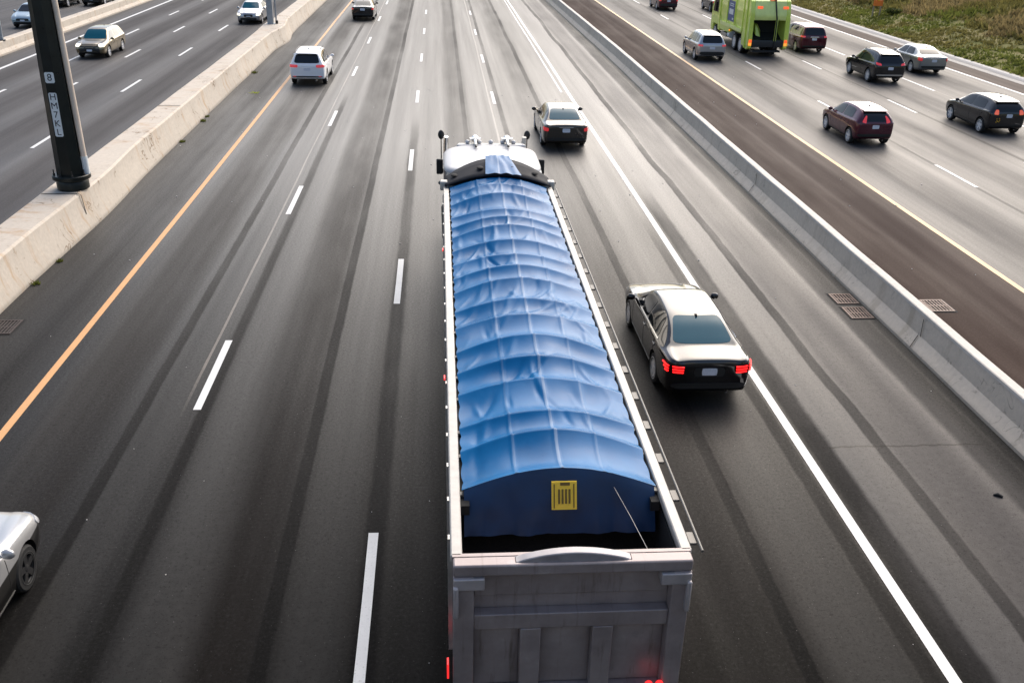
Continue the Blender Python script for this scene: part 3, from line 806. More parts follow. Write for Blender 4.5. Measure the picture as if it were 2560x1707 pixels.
def body_mesh(kind, W, H, wb, y_cut=()):
    st = np.array(ST[kind], float)
    y = st[:, 0].copy(); f = wb / 2.7
    y = np.where(y < 0, y, np.where(y > 2.7, wb + (y - 2.7), y * f)); st[:, 0] = y
    sx = W / 1.8; sz = H / st[:, 5].max()
    st[:, [2, 4, 6]] *= sx; st[:, [1, 3, 5]] *= sz
    cols = [hermite(np.arange(len(st)), st[:, k], 6) for k in range(7)]
    ring_all = []
    for i in range(len(cols[0])):
        yy, zl, w, zs, ws, zt, wt = [c[i] for c in cols]
        hp = np.array([(0, zl), (w * .80, zl), (w * .94, zl + .045), (w * .985, zl + .19), (w, zl + (zs - zl) * .58), (w * .992, zs - .085), (ws + .012, zs - .012), (ws + (wt - ws) * .12, zs + (zt - zs) * .09),
                       (ws + (wt - ws) * .60, zs + (zt - zs) * .55), (wt, zt - (zt - zs) * .12 - .012), (wt * .88, zt - .022), (wt * .5, zt - .005), (0, zt)])
        half = catmull(hp, 3)
        pts = [(p[0], yy, p[1]) for p in half] + [(-p[0], yy, p[1]) for p in half[-2:0:-1]]
        ring_all.append(pts)
    K = len(ring_all[0]); vs = [p for r in ring_all for p in r]; fs = []
    n = len(ring_all)
    for i in range(n - 1):
        for k in range(K):
            fs.append((i * K + k, (i + 1) * K + k, (i + 1) * K + (k + 1) % K, i * K + (k + 1) % K))
    # end caps as strips, bulged slightly
    for e, base, sgn in ((0, 0, -1), (n - 1, (n - 1) * K, 1)):
        h = K // 2
        for k in range(0, h):
            a, b_ = base + k, base + k + 1
            c_, d_ = base + (K - k - 1) % K, base + (K - k) % K
            q = (a, b_, c_, d_) if e == 0 else (d_, c_, b_, a)
            q2 = []
            for t in q:
                if t not in q2: q2.append(t)
            if len(q2) > 2: fs.append(tuple(q2))
    return vs, fs, sx, sz

def make_wheel(parent, x, y, R, side, w=.21, rim_mat=None, spokes=5):
    o = MB(); a = w / 2
    o.lathe([(R * .60, -a), (R * .90, -a), (R * .985, -a * .72), (R, -a * .3), (R, a * .3), (R * .985, a * .72), (R * .90, a), (R * .60, a)], 'x', 28, caps=False)
    wh = o.build("wheel", M_rubber, parent, smooth=35); wh.location = (x, y, R)
    r = MB(); f = side * a
    r.lathe([(R * .66, f * .15), (R * .74, f * .99), (R * .69, f * 1.04), (R * .60, f * .8), (R * .57, f * .35)], 'x', 28, caps=False)
    for k in range(spokes):
        t = 2 * math.pi * k / spokes + .3; c, s_ = math.cos(t), math.sin(t); hw = R * .135
        p = lambda rr, off, xx: (xx, c * rr - s_ * off, s_ * rr + c * off)
        r.hexa([p(R * .08, -hw, f * .45), p(R * .60, -hw * 1.1, f * .45), p(R * .60, hw * 1.1, f * .45), p(R * .08, hw, f * .45),
                p(R * .08, -hw, f * .88), p(R * .60, -hw * 1.1, f * .95), p(R * .60, hw * 1.1, f * .95), p(R * .08, hw, f * .88)])
    r.lathe([(R * .16, f * .4), (R * .16, f * .92), (R * .10, f * .97)], 'x', 14)
    rm = r.build("rim", rim_mat or M_alloy, wh, smooth=35)
    dsk = MB(); dsk.lathe([(R * .66, f * .1), (R * .66, f * .3)], 'x', 24); dsk.build("brake_disc", M_black, wh, smooth=35)
    return wh

def car(label, cat, kind, cx, y_rear, heading, paint, W=1.74, H=None, wb=2.65, rear=None, front=None, rim=None, glass=None, rails=False, extra=None, group=None, name=None, spoiler=False, trim_z=.5, plate=True):
    vs, fs, sx, sz = body_mesh(kind, W, H or max(s_[5] for s_ in ST[kind]), wb)
    f = wb / 2.7
    ym = lambda y: y if y < 0 else (wb + (y - 2.7) if y > 2.7 else y * f)
    root = empty(name or {'sedan': 'sedan', 'hatch': 'hatchback', 'suv': 'suv', 'van': 'minivan'}[kind], (cx, y_rear, 0), 0 if heading > 0 else math.pi)
    tag(root, label, cat, group)
    me0 = bpy.data.meshes.new("tmp"); me0.from_pydata(vs, [], fs)
    bm = bmesh.new(); bm.from_mesh(me0); bmesh.ops.recalc_face_normals(bm, faces=bm.faces); bvh = BVHTree.FromBMesh(bm); bm.to_mesh(me0); bm.free()
    R = RW[kind] * min(1.05, sz + .02); xw = (W / 2) * .985 - .105
    # wheel arches cut out
    tmp = bpy.data.objects.new("tmp", me0); COL.objects.link(tmp)
    me0.materials.append(paint); me0.materials.append(M_black)
    cut = MB()
    for yy in (0, wb):
        for s_ in (-1, 1):
            cut.lathe([(R + .055, s_ * (W / 2 - .34)), (R + .055, s_ * (W / 2 + .2))], 'x', 32, c=(0, yy, R + .01))
    co = cut.build("tmp_cut", [M_black, M_black]); co.data.polygons.foreach_set("material_index", [1] * len(co.data.polygons))
    md = tmp.modifiers.new("b", 'BOOLEAN'); md.operation = 'DIFFERENCE'; md.object = co; md.solver = 'EXACT'
    dg = bpy.context.evaluated_depsgraph_get(); dg.update()
    me = bpy.data.meshes.new_from_object(tmp.evaluated_get(dg)); me.name = "body"
    bpy.data.objects.remove(tmp); bpy.data.objects.remove(co)
    if len(me.polygons) < 200: me = me0
    me.polygons.foreach_set("use_smooth", [True] * len(me.polygons)); me.set_sharp_from_angle(angle=math.radians(38))
    body = link("body", me, root)
    Mg = glass or M_glass
    g = GL[kind]
    S = lambda x: x * sx
    Zz = lambda z: z * sz
    wsb, wst = g['ws']
    patch_mesh("windshield", bvh, [(-S(wsb[0]), 0, Zz(wsb[1])), (S(wsb[0]), 0, Zz(wsb[1])), (S(wst[0]), 0, Zz(wst[1])), (-S(wst[0]), 0, Zz(wst[1]))], (0, -1, 0), Mg, root, 14, 8, 8)
    rb_, rt_ = g['rw']
    rwn = patch_mesh("rear_window", bvh, [(-S(rb_[0]), 0, Zz(rb_[1])), (S(rb_[0]), 0, Zz(rb_[1])), (S(rt_[0]), 0, Zz(rt_[1])), (-S(rt_[0]), 0, Zz(rt_[1]))], (0, 1, 0), rear.get('glass', Mg) if rear else Mg, root, 14, 8, 8)
    for s_ in (-1, 1):
        for qd in g['sw']:
            patch_mesh("side_window", bvh, [(s_ * 0, ym(a), Zz(b_)) for a, b_ in qd], (-s_, 0, 0), M_glass, root, 10, 6, 9)
        # mirrors, handles
        yb = ym(2.12 if kind != 'van' else 2.3); zb = Zz({'sedan': 1.0, 'hatch': 1.02, 'suv': 1.10, 'van': 1.10}[kind])
        mm = MB(); mm.ball((s_ * (W / 2 + .075), yb, zb), .10, .055, .075, 10, 7)
        mm.tube([(s_ * (W / 2 - .10), yb + .02, zb - .06), (s_ * (W / 2 + .02), yb + .01, zb - .03)], .03, 6)
        mm.build("mirror", paint, root, smooth=60)
        for yh in (ym(.95), ym(.02)) if kind != 'hatch' or wb > 2.55 else (ym(.95),):
            patch_mesh("door_handle", bvh, [(0, yh, Zz(.83)), (0, yh + .17, Zz(.83)), (0, yh + .17, Zz(.865)), (0, yh, Zz(.865))], (-s_, 0, 0), paint, root, 4, 2, 4, off=.022, depth=.03)
        # door shut lines
        for yl, zl0, zl1 in ((ym(2.16), .34, .92), (ym(1.04), .30, .96), (ym(.12 if kind in ('sedan',) else .16), .62, .97)):
            patch_mesh("door_seam", bvh, [(0, yl, Zz(zl0)), (0, yl + .014, Zz(zl0)), (0, yl + .014, Zz(zl1)), (0, yl, Zz(zl1))], (-s_, 0, 0), M_black, root, 1, 10, 0, off=.0025, depth=.01)
        # sill
        patch_mesh("sill_trim", bvh, [(0, .42, .20), (0, wb - .42, .20), (0, wb - .42, .30), (0, .42, .30)], (-s_, 0, 0), M_black, root, 12, 2, 0, off=.010, depth=.03)
        make_wheel(root, s_ * xw, 0, R, s_, rim_mat=rim); make_wheel(root, s_ * xw, wb, R, s_, rim_mat=rim)
    if rear is not None:
        for s_ in (-1, 1):
            for (x0, z0, x1, z1, x2, z2, x3, z3, ang, mat_) in rear.get('lamps', []):
                dd = Vector((-s_ * math.sin(ang), math.cos(ang), 0))
                pts = [(s_ * S(a) , -1.0, Zz(b_)) for a, b_ in ((x0, z0), (x1, z1), (x2, z2), (x3, z3))]
                if ang:   # parametrise across the corner
                    perp = Vector((s_ * math.cos(ang), math.sin(ang), 0)); c0 = Vector((s_ * S(.86), ym(-.95), 0))
                    pts = []
                    for a, b_ in ((x0, z0), (x1, z1), (x2, z2), (x3, z3)):
                        p = c0 + perp * S(a); p.z = Zz(b_); pts.append(tuple(p))
                lamp = patch_mesh("tail_light", bvh, pts, dd, mat_, root, 10, 6, 5, off=.012, depth=.03)
                if rear.get('led'):
                    rear['led'](bvh, lamp, s_, dd, pts)
        if plate:
            px, pz, pw = rear.get('plate', (0, .80, .16))
            patch_mesh("license_plate", bvh, [(px - pw, 0, Zz(pz) - .075), (px + pw, 0, Zz(pz) - .075), (px + pw, 0, Zz(pz) + .075), (px - pw, 0, Zz(pz) + .075)], (0, 1, 0), M_plate, root, 6, 3, 10, off=.014, depth=.02)
        bx0, bx1 = rear.get('bumper', (.40, .52))
        patch_mesh("bumper_trim", bvh, [(-S(.74), 0, Zz(bx0)), (S(.74), 0, Zz(bx0)), (S(.78), 0, Zz(bx1)), (-S(.78), 0, Zz(bx1))], (0, 1, 0), rear.get('bumper_mat', M_black), root, 14, 3, 6, off=.012, depth=.03)
        if rear.get('third'):
            z3 = rear['third']
            patch_mesh("brake_light", bvh, [(-.14, 0, Zz(z3)), (.14, 0, Zz(z3)), (.14, 0, Zz(z3) + .03), (-.14, 0, Zz(z3) + .03)], (0, 1, 0), M_tail_lit if rear.get('lit3') else M_lens_dark, root, 6, 2, 5, off=.010)
        if rear.get('garnish'):
            z3, gm = rear['garnish']
            patch_mesh("boot_trim", bvh, [(-.30, 0, Zz(z3)), (.30, 0, Zz(z3)), (.30, 0, Zz(z3) + .04), (-.30, 0, Zz(z3) + .04)], (0, 1, 0), gm, root, 6, 2, 5, off=.016)
        if rear.get('reflector'):
            for s_ in (-1, 1):
                patch_mesh("reflector", bvh, [(s_ * S(.56), 0, Zz(.47)), (s_ * S(.70), 0, Zz(.47)), (s_ * S(.70), 0, Zz(.50)), (s_ * S(.56), 0, Zz(.50))], (0, 1, 0), M_tail, root, 4, 2, 5, off=.018)
        ex = MB(); ex.tube([(S(.42), ym(-1.0) + .1 if kind == 'sedan' else -.6, .27), (S(.42), {'sedan': -1.0, 'hatch': -.62, 'suv': -.84, 'van': -.94}[kind], .26)], .035, 10); ex.build("exhaust_pipe", M_chrome, root, smooth=40)
    if front is not None:
        yf = wb + .6
        for s_ in (-1, 1):
            ang = .6; dd = Vector((-s_ * math.sin(ang), -math.cos(ang), 0)); perp = Vector((s_ * math.cos(ang), -math.sin(ang), 0)); c0 = Vector((s_ * S(.72), wb + .70, 0))
            z0, z1 = front.get('hz', (.60, .73)); pts = []
            for a, b_ in ((-.20, z0), (.17, z0 + .03), (.22, z1 + .03), (-.16, z1)):
                p = c0 + perp * S(a); p.z = Zz(b_); pts.append(tuple(p))
            patch_mesh("headlight", bvh, pts, dd, front.get('mat', M_head), root, 10, 6, 4, off=.012, depth=.03)
        gz0, gz1, gw = front.get('grille', (.50, .66, .45))
        gr = patch_mesh("grille", bvh, [(-S(gw), 0, Zz(gz0)), (S(gw), 0, Zz(gz0)), (S(gw * .95), 0, Zz(gz1)), (-S(gw * .95), 0, Zz(gz1))], (0, -1, 0), M_black, root, 12, 4, 5, off=.010)
        patch_mesh("air_intake", bvh, [(-S(.60), 0, Zz(.30)), (S(.60), 0, Zz(.30)), (S(.62), 0, Zz(.46)), (-S(.62), 0, Zz(.46))], (0, -1, 0), M_black, root, 12, 4, 5, off=.010)
        patch_mesh("license_plate", bvh, [(-.15, 0, Zz(.48)), (.15, 0, Zz(.48)), (.15, 0, Zz(.48) + .11), (-.15, 0, Zz(.48) + .11)], (0, -1, 0), M_plate, root, 6, 3, 10, off=.02)
        if front.get('bar'):
            patch_mesh("grille_bar", bvh, [(-S(.30), 0, Zz(.475)), (S(.30), 0, Zz(.475)), (S(.36), 0, Zz(.53)), (-S(.36), 0, Zz(.53))], (0, -1, 0), M_chrome, root, 8, 3, 5, off=.02)
    if rails:
        for s_ in (-1, 1):
            rr = MB(); z = Zz(ST[kind][6][5]) ; pts = []
            for yy in np.linspace(-.45, 1.55, 9):
                h = bvh.ray_cast(Vector((s_ * S(.585), ym(yy) if yy > 0 else yy, 5)), Vector((0, 0, -1)))
                pts.append((s_ * S(.585), ym(yy) if yy > 0 else yy, h[0].z + (.05 if -.4 < yy < 1.5 else -.01)))
            rr.tube(pts, .018, 6); rr.build("roof_rail", M_trim, root, smooth=50)
    ant = bvh.ray_cast(Vector((0, ym(.30), 5)), Vector((0, 0, -1)))
    if ant[0]:
        a = MB(); z = ant[0].z; yy = ym(.30)
        a.hexa([(-.022, yy - .08, z - .01), (.022, yy - .08, z - .01), (.022, yy + .09, z - .01), (-.022, yy + .09, z - .01), (-.008, yy - .07, z + .055), (.008, yy - .07, z + .055), (.012, yy + .02, z + .02), (-.012, yy + .02, z + .02)])
        a.build("antenna", M_black, root, bevel=.004)
    if spoiler:
        sp = MB(); y0 = {'hatch': -.30, 'suv': -.52, 'van': -.66, 'sedan': -1.0}[kind]
        h = bvh.ray_cast(Vector((0, y0 + .12, 5)), Vector((0, 0, -1)))[0].z
        sp.hexa([(-S(.52), y0 - .14, h - .055), (S(.52), y0 - .14, h - .055), (S(.56), y0 + .16, h - .05), (-S(.56), y0 + .16, h - .05), (-S(.52), y0 - .15, h - .03), (S(.52), y0 - .15, h - .03), (S(.54), y0 + .14, h + .004), (-S(.54), y0 + .14, h + .004)])
        sp.build("spoiler", paint, root, bevel=.012)
    if extra: extra(root, bvh, S, Zz, ym)
    return root

P_black = car_paint("paint_black", (.0035, .0035, .004), .0, .3)
P_black2 = car_paint("paint_black_warm", (.006, .0055, .0055), .0, .3)
P_white = car_paint("paint_white", (.86, .86, .88), 0., .35)
P_silver = car_paint("paint_silver", (.46, .46, .47), .75, .32)
P_grey = car_paint("paint_silver_grey", (.27, .285, .29), .75, .32)
P_burg = car_paint("paint_burgundy", (.075, .006, .022), .5, .28)
P_maroon = car_paint("paint_maroon", (.085, .008, .018), .5, .28)
P_taupe = car_paint("paint_taupe", (.055, .045, .035), .6, .28)
P_champ = car_paint("paint_champagne", (.24, .19, .11), .7, .3)
P_lblue = car_paint("paint_pale_blue", (.42, .52, .57), .5, .3)

# lamp tuples: corner-wrapped quads (offset along the corner, height) x4, angle, material
def L(w0, w1, z0, z1, ang=.7, mat_=M_tail, tilt=.02): return (-w0, z0, w1, z0 + tilt, w1, z1 + tilt, -w0, z1, ang, mat_)

# black sedan beside the truck: red light-tube lamps
def led(bvh, lamp, s_, dd, pts):
    q = [Vector(p) for p in pts]
    def at(u, v):
        p = (q[0] * (1 - u) + q[1] * u) * (1 - v) + (q[3] * (1 - u) + q[2] * u) * v
        h = bvh.ray_cast(p - dd * 5, dd, 12)
        return h[0] + h[1] * .028 if h[0] else p
    def path(uv):
        out = []
        for a, b_ in zip(uv[:-1], uv[1:]):
            for t in np.linspace(0, 1, 4, endpoint=False): out.append(at(a[0] + (b_[0] - a[0]) * t, a[1] + (b_[1] - a[1]) * t))
        out.append(at(*uv[-1])); return out
    groups = []
    for v in (.84, .50, .17):
        groups.append([(.05, v), (.46, v + .03)])
        groups.append([(.60 + .05 * (.84 - v), v), (.97 - .22 * (.84 - v), v)])
    for uv in groups:
        m_ = MB(); m_.tube(path(uv), .0155, 6); m_.build("light_tube", M_led, lamp, smooth=60)
def chrome_line(root, bvh, S, Zz, ym):
    for s_ in (-1, 1):
        patch_mesh("window_trim", bvh, [(0, ym(.0), Zz(.985)), (0, ym(2.12), Zz(.945)), (0, ym(2.12), Zz(.965)), (0, ym(.0), Zz(1.008))], (-s_, 0, 0), M_chrome, root, 24, 1, 0, off=.012)
    patch_mesh("plate_recess", bvh, [(-.30, 0, Zz(.66)), (.30, 0, Zz(.66)), (.30, 0, Zz(.86)), (-.30, 0, Zz(.86))], (0, 1, 0), M_black, root, 6, 3, 8, off=.008)
car("glossy black sedan with glowing red loop tail lights beside the blue tarped truck", "car", 'sedan', 5.15, 17.02, 1, P_black, W=1.74, H=1.40, wb=2.8,
    rear=dict(lamps=[(-.35, .735, .09, .755, .13, .925, -.36, .905, .62, M_lens_dark)], led=led, plate=(.0, .77, .15), glass=M_glass_blue), glass=M_glass_blue, extra=chrome_line)
car("dark taupe sedan with red tail lights ahead of the dump truck", "car", 'sedan', 4.88, 37.45, 1, P_taupe, W=1.80, H=1.42, wb=2.7,
    rear=dict(lamps=[L(.20, .14, .76, .90)], plate=(0, .80, .15), glass=M_glass_blue, garnish=(.90, M_chrome)))
car("white suv with black rear window straddling the yellow line", "suv", 'suv', -6.68, 50.45, 1, P_white, W=1.80, H=1.68, wb=2.7,
    rear=dict(lamps=[L(.26, .14, .92, 1.05)], plate=(0, .84, .17), bumper=(.44, .50), reflector=True, third=1.56), spoiler=True, rails=True)
car("small pale topped sedan farthest up the first lane beside the yellow line", "car", 'sedan', -5.86, 78.0, 1, P_black2, W=1.74, H=1.45, wb=2.65,
    rear=dict(lamps=[L(.18, .12, .80, .92)], plate=(0, .82, .18)))
car("burgundy hatchback on the right carriageway beside the yellow line", "car", 'hatch', 17.68, 38.0, 1, P_burg, W=1.68, H=1.50, wb=2.52,
    rear=dict(lamps=[(-.09, .93, .07, .98, .04, 1.22, -.02, 1.20, .75, M_tail)], plate=(0, .80, .14), third=1.40), spoiler=True)
def yellow_stick(root, bvh, S, Zz, ym):
    for (x, z) in ((-.52, .70), (-.50, .63), (-.53, .57), (-.40, .72), (-.38, .65), (-.40, .58), (-.46, .60)):
        patch_mesh("bumper_sticker", bvh, [(S(x) - .02, 0, Zz(z)), (S(x) + .02, 0, Zz(z)), (S(x) + .02, 0, Zz(z) + .03), (S(x) - .02, 0, Zz(z) + .03)], (0, 1, 0), M_signyel, root, 2, 2, 4, off=.012)
car("black hatchback with orange red tail lights nearest the right edge of the photo", "car", 'hatch', 24.50, 40.1, 1, P_black, W=1.74, H=1.52, wb=2.62,
    rear=dict(lamps=[(-.08, .88, .09, .90, .07, 1.09, -.04, 1.07, .75, M_tail_o)], plate=(.04, .84, .13), third=1.38, lit3=True, bumper=(.38, .48)), extra=yellow_stick, spoiler=True)
M_skid = simple("skid_plate_tan", (.42, .36, .30), .45, metal=.3)
car("black suv with a pale skid plate beside the silver sedan", "suv", 'suv', 24.75, 52.65, 1, P_black, W=1.80, H=1.68, wb=2.62,
    rear=dict(lamps=[(-.20, 1.00, .10, 1.06, .14, 1.18, -.14, 1.12, .70, M_tail)], plate=(.0, .86, .15), third=1.56, lit3=True, bumper=(.46, .54), bumper_mat=M_skid), spoiler=True, rails=True)
car("silver grey sedan on the outermost lane next to the grass", "car", 'sedan', 28.80, 56.0, 1, P_grey, W=1.76, H=1.46, wb=2.72,
    rear=dict(lamps=[L(.16, .16, .78, .96)], plate=(0, .80, .15), garnish=(.90, M_chrome)))
car("silver suv just left of the lime green garbage truck", "suv", 'suv', 16.66, 59.8, 1, P_silver, W=1.80, H=1.66, wb=2.62,
    rear=dict(lamps=[L(.16, .14, .93, 1.04)], plate=(0, .84, .17), bumper=(.42, .62)), spoiler=True)
car("maroon minivan on the far side of the garbage truck", "minivan", 'van', 24.52, 63.85, 1, P_maroon, W=1.80, H=1.74, wb=2.9,
    rear=dict(lamps=[L(.20, .16, 1.02, 1.12, mat_=M_tail)], plate=(0, .92, .16), garnish=(1.03, M_chrome)))
car("dark car cut by the top edge left of the garbage truck", "car", 'sedan', 20.35, 88.55, 1, P_maroon, W=1.76, H=1.46, wb=2.7,
    rear=dict(lamps=[L(.20, .12, .80, .94, mat_=M_tail)], plate=(0, .82, .16), bumper=(.38, .62)))
car("black car half hidden ahead of the garbage truck", "car", 'sedan', 24.95, 87.4, 1, P_black, W=1.76, H=1.46, wb=2.7, rear=dict(lamps=[L(.2, .12, .8, .94)]))
# vehicle leaving at the left edge: only its front right corner is in the picture
P_light_split = car_paint("paint_light_split", (.50, .50, .50), .5, .3)  # light and shade painted by height: bright bonnet, near-black lower body
nt = P_light_split.node_tree; nb = NB(nt); b = nt.nodes["Principled BSDF"]
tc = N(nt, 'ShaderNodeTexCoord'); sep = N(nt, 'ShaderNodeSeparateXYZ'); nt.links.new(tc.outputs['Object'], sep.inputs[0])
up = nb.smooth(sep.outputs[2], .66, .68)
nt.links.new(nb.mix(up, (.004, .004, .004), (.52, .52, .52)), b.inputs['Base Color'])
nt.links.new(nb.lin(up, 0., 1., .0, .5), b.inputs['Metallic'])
car("car with pale bonnet and dark lower body leaving the picture at the lower left edge", "car", 'sedan', -6.70, 8.35, 1, P_light_split, W=1.80, H=1.46, wb=2.7, front=dict(mat=M_head_off), rim=M_trim)
# oncoming
car("champagne suv coming toward the camera on the left carriageway", "suv", 'suv', -19.86, 60.6, -1, P_champ, W=1.70, H=1.50, wb=2.55,
    front=dict(grille=(.36, .90, .62), hz=(.74, .90)), glass=M_glass_blue)  # black grille patch stretched over the front to paint its shade
car("silver sedan with lit headlights passing behind the grey sign post", "car", 'sedan', -13.92, 77.3, -1, P_silver, W=1.74, H=1.46, wb=2.7, front=dict(grille=(.52, .68, .34), bar=True), glass=M_glass_blue)
car("pale blue car partly hidden behind the black light pole", "car", 'hatch', -28.35, 73.1, -1, P_lblue, W=1.72, H=1.48, wb=2.55, front=dict(mat=M_head_off))
car("black car at the top edge just right of the black pole", "car", 'sedan', -30.85, 86.0, -1, P_black, W=1.78, H=1.46, wb=2.7, front=dict())
car("black car at the top edge right beside the low cream wall", "car", 'sedan', -28.35, 87.3, -1, P_black2, W=1.74, H=1.46, wb=2.6, front=dict(mat=M_head_off))

# ------------------------------------------------------------------ dump truck with the blue tarp
m, nt, b = new_mat("blue_tarp"); nb = NB(nt)
tc = N(nt, 'ShaderNodeTexCoord'); sep = N(nt, 'ShaderNodeSeparateXYZ'); nt.links.new(tc.outputs['Object'], sep.inputs[0])
n1 = nb.noise(tc.outputs['Object'], 1.3, 6., .6); n2 = nb.noise(tc.outputs['Object'], 60., 2., .5)
c = nb.mix(nb.lin(n1, .3, .7), (.0003, .092, .25), (.0008, .135, .345))
dust = nb.math('MULTIPLY', nb.smooth(n1, .5, .75), .14)
c = nb.mix(dust, c, (.07, .17, .33))
for xs_, wd, st in ((.02, .013, .42), (-.50, .009, .16), (.52, .009, .16)):
    dd_ = nb.math('ABSOLUTE', nb.math('SUBTRACT', nb.math('ADD', sep.outputs[0], nb.math('MULTIPLY', nb.math('SUBTRACT', n1, .5), .05)), xs_))
    c = nb.mix(nb.smooth(dd_, wd, wd + .012, st, 0.), c, (.30, .38, .50))
nt.links.new(c, b.inputs['Base Color']); nt.links.new(nb.lin(n1, .3, .7, .27, .36), b.inputs['Roughness'])
b.inputs['Specular IOR Level'].default_value = .20
bp = N(nt, 'ShaderNodeBump'); setin(bp, Strength=.15, Distance=.004); nt.links.new(n2, bp.inputs['Height']); nt.links.new(bp.outputs[0], b.inputs['Normal'])
M_tarp = m
M_tarp_shaded = simple("tarp_flap_shaded", (.0005, .026, .085), .5, var=.2, scale=3)
M_alu = simple("brushed_aluminium", (.62, .60, .57), .38, metal=.75, var=.18, scale=3.5)
M_rail = simple("rail_white", (.50, .47, .42), .42, var=.15, scale=5)
M_roller = simple("roller_grey", (.14, .132, .12), .45, metal=.3)
m, nt, b = new_mat("tailgate_grey_steel"); nb = NB(nt)
tc = N(nt, 'ShaderNodeTexCoord'); sep = N(nt, 'ShaderNodeSeparateXYZ'); nt.links.new(tc.outputs['Object'], sep.inputs[0])
n1 = nb.noise(tc.outputs['Object'], 2.2, 6., .65); n2 = nb.noise(nb.comb(nb.math('MULTIPLY', sep.outputs[0], 9.), 0., nb.math('MULTIPLY', sep.outputs[2], 1.1)), 1., 5., .65)
c = nb.mix(nb.lin(n1, .3, .7), (.27, .225, .215), (.40, .345, .335))
c = nb.mix(nb.smooth(n2, .54, .74, 0., .65), c, (.13, .095, .075))
c = nb.mix(nb.smooth(n1, .62, .72, 0., .6), c, (.48, .44, .43))
nt.links.new(c, b.inputs['Base Color']); b.inputs['Metallic'].default_value = .3
nt.links.new(nb.lin(n1, .3, .7, .36, .58), b.inputs['Roughness'])
bp = N(nt, 'ShaderNodeBump'); setin(bp, Strength=.25, Distance=.02); nt.links.new(n1, bp.inputs['Height']); nt.links.new(bp.outputs[0], b.inputs['Normal'])
M_gate = m
M_gate_l = simple("bracket_pale_steel", (.50, .46, .455), .45, metal=.4, var=.15, scale=4)
M_lip = simple("lip_grey_steel", (.36, .34, .345), .5, metal=.3, var=.2, scale=5)
M_inside = simple("box_shade_black", (.012, .012, .012), .85)
M_cab = car_paint("cab_white", (.50, .50, .505), 0., .5, .3)
M_bulk = simple("bulkhead_dark", (.020, .021, .026), .75, spec=.2, var=.25, scale=4)
M_load_shade = simple("load_cavity_dark", (.016, .015, .014), .95, var=.5, scale=30, bump=.6)  # near-black: the darkness of the open box is put into this colour
M_yel = simple("warning_yellow", (.95, .62, .05), .4, var=.06, scale=9)

TX, TY = 1.335, 7.9
truck = empty("dump_truck", (TX, TY, 0))
tag(truck, "long dump truck with a ribbed blue tarp over its trailer and a white cab", "truck")
HW = 1.245                       # half width of the box
ZT = 2.80                        # top of the side walls
LEN = 13.75
def part(mb, name, mat_, parent=None, **k): return mb.build(name, mat_, parent or truck, **k)
mb = MB()
mb.box(-HW, -HW + .05, .06, LEN, 1.15, ZT - .10); mb.box(HW - .05, HW, .06, LEN, 1.15, ZT - .10)
mb.box(-HW + .05, HW - .05, .06, LEN, 1.10, 1.15); mb.box(-HW + .05, HW - .05, LEN - .06, LEN, 1.15, ZT + .02)
for k in range(19):
    y = .5 + k * .72
    for s_ in (-1, 1): mb.box(s_ * (HW + .002) - (.05 if s_ < 0 else 0), s_ * (HW + .002) + (.05 if s_ > 0 else 0), y - .04, y + .04, 1.12, ZT - .12)
box_ = part(mb, "trailer_box", M_alu)
mb = MB(); mb.add([(-HW + .05, .10, 1.80), (HW - .05, .10, 1.80), (HW - .05, 1.9, 2.15), (-HW + .05, 1.9, 2.15)], [(0, 1, 2, 3)]); part(mb, "load_shade_sheet", M_load_shade, box_)
for s_ in (-1, 1):
    mb = MB(); x0, x1 = sorted((s_ * (HW + .03), s_ * (HW - .095)))
    mb.box(x0, x1, .02, LEN + .05, ZT - .10, ZT)
    part(mb, "top_rail", M_rail, bevel=.018)
    mb = MB(); x0, x1 = sorted((s_ * (HW - .100), s_ * (HW - .20))); mb.box(x0, x1, 1.0, LEN - .05, ZT - .20, ZT - .075); part(mb, "gap_shade_strip", M_inside)  # black strip added to paint the dark gap beside the tarp
# second rail (tarp roll) hung outside the right wall
mb = MB(); mb.tube([(HW + .135, .0, ZT - .01), (HW + .115, LEN - .2, ZT - .01)], .016, 10); part(mb, "tarp_roller", M_roller, smooth=40)
for k in range(17):
    y = .25 + k * .8
    mb = MB(); mb.box(HW + .035, HW + .115, y - .10, y + .10, ZT - .05, ZT - .02); part(mb, "roller_bracket", M_roller, bevel=.005)
# tarp over bows
NBOW = 18; YB0, YB1 = 1.20, LEN - .25
bows = np.linspace(YB0, YB1, NBOW)
bows[1:-1] += rng.normal(0, .045, NBOW - 2)
rise = [.30 + .04 * math.sin(k * 1.7) + rng.normal(0, .012) for k in range(NBOW)]
THW = HW - .138
nx, ny = 96, 520
vs = []
ys = np.linspace(YB0 - .015, YB1 + .06, ny + 1)
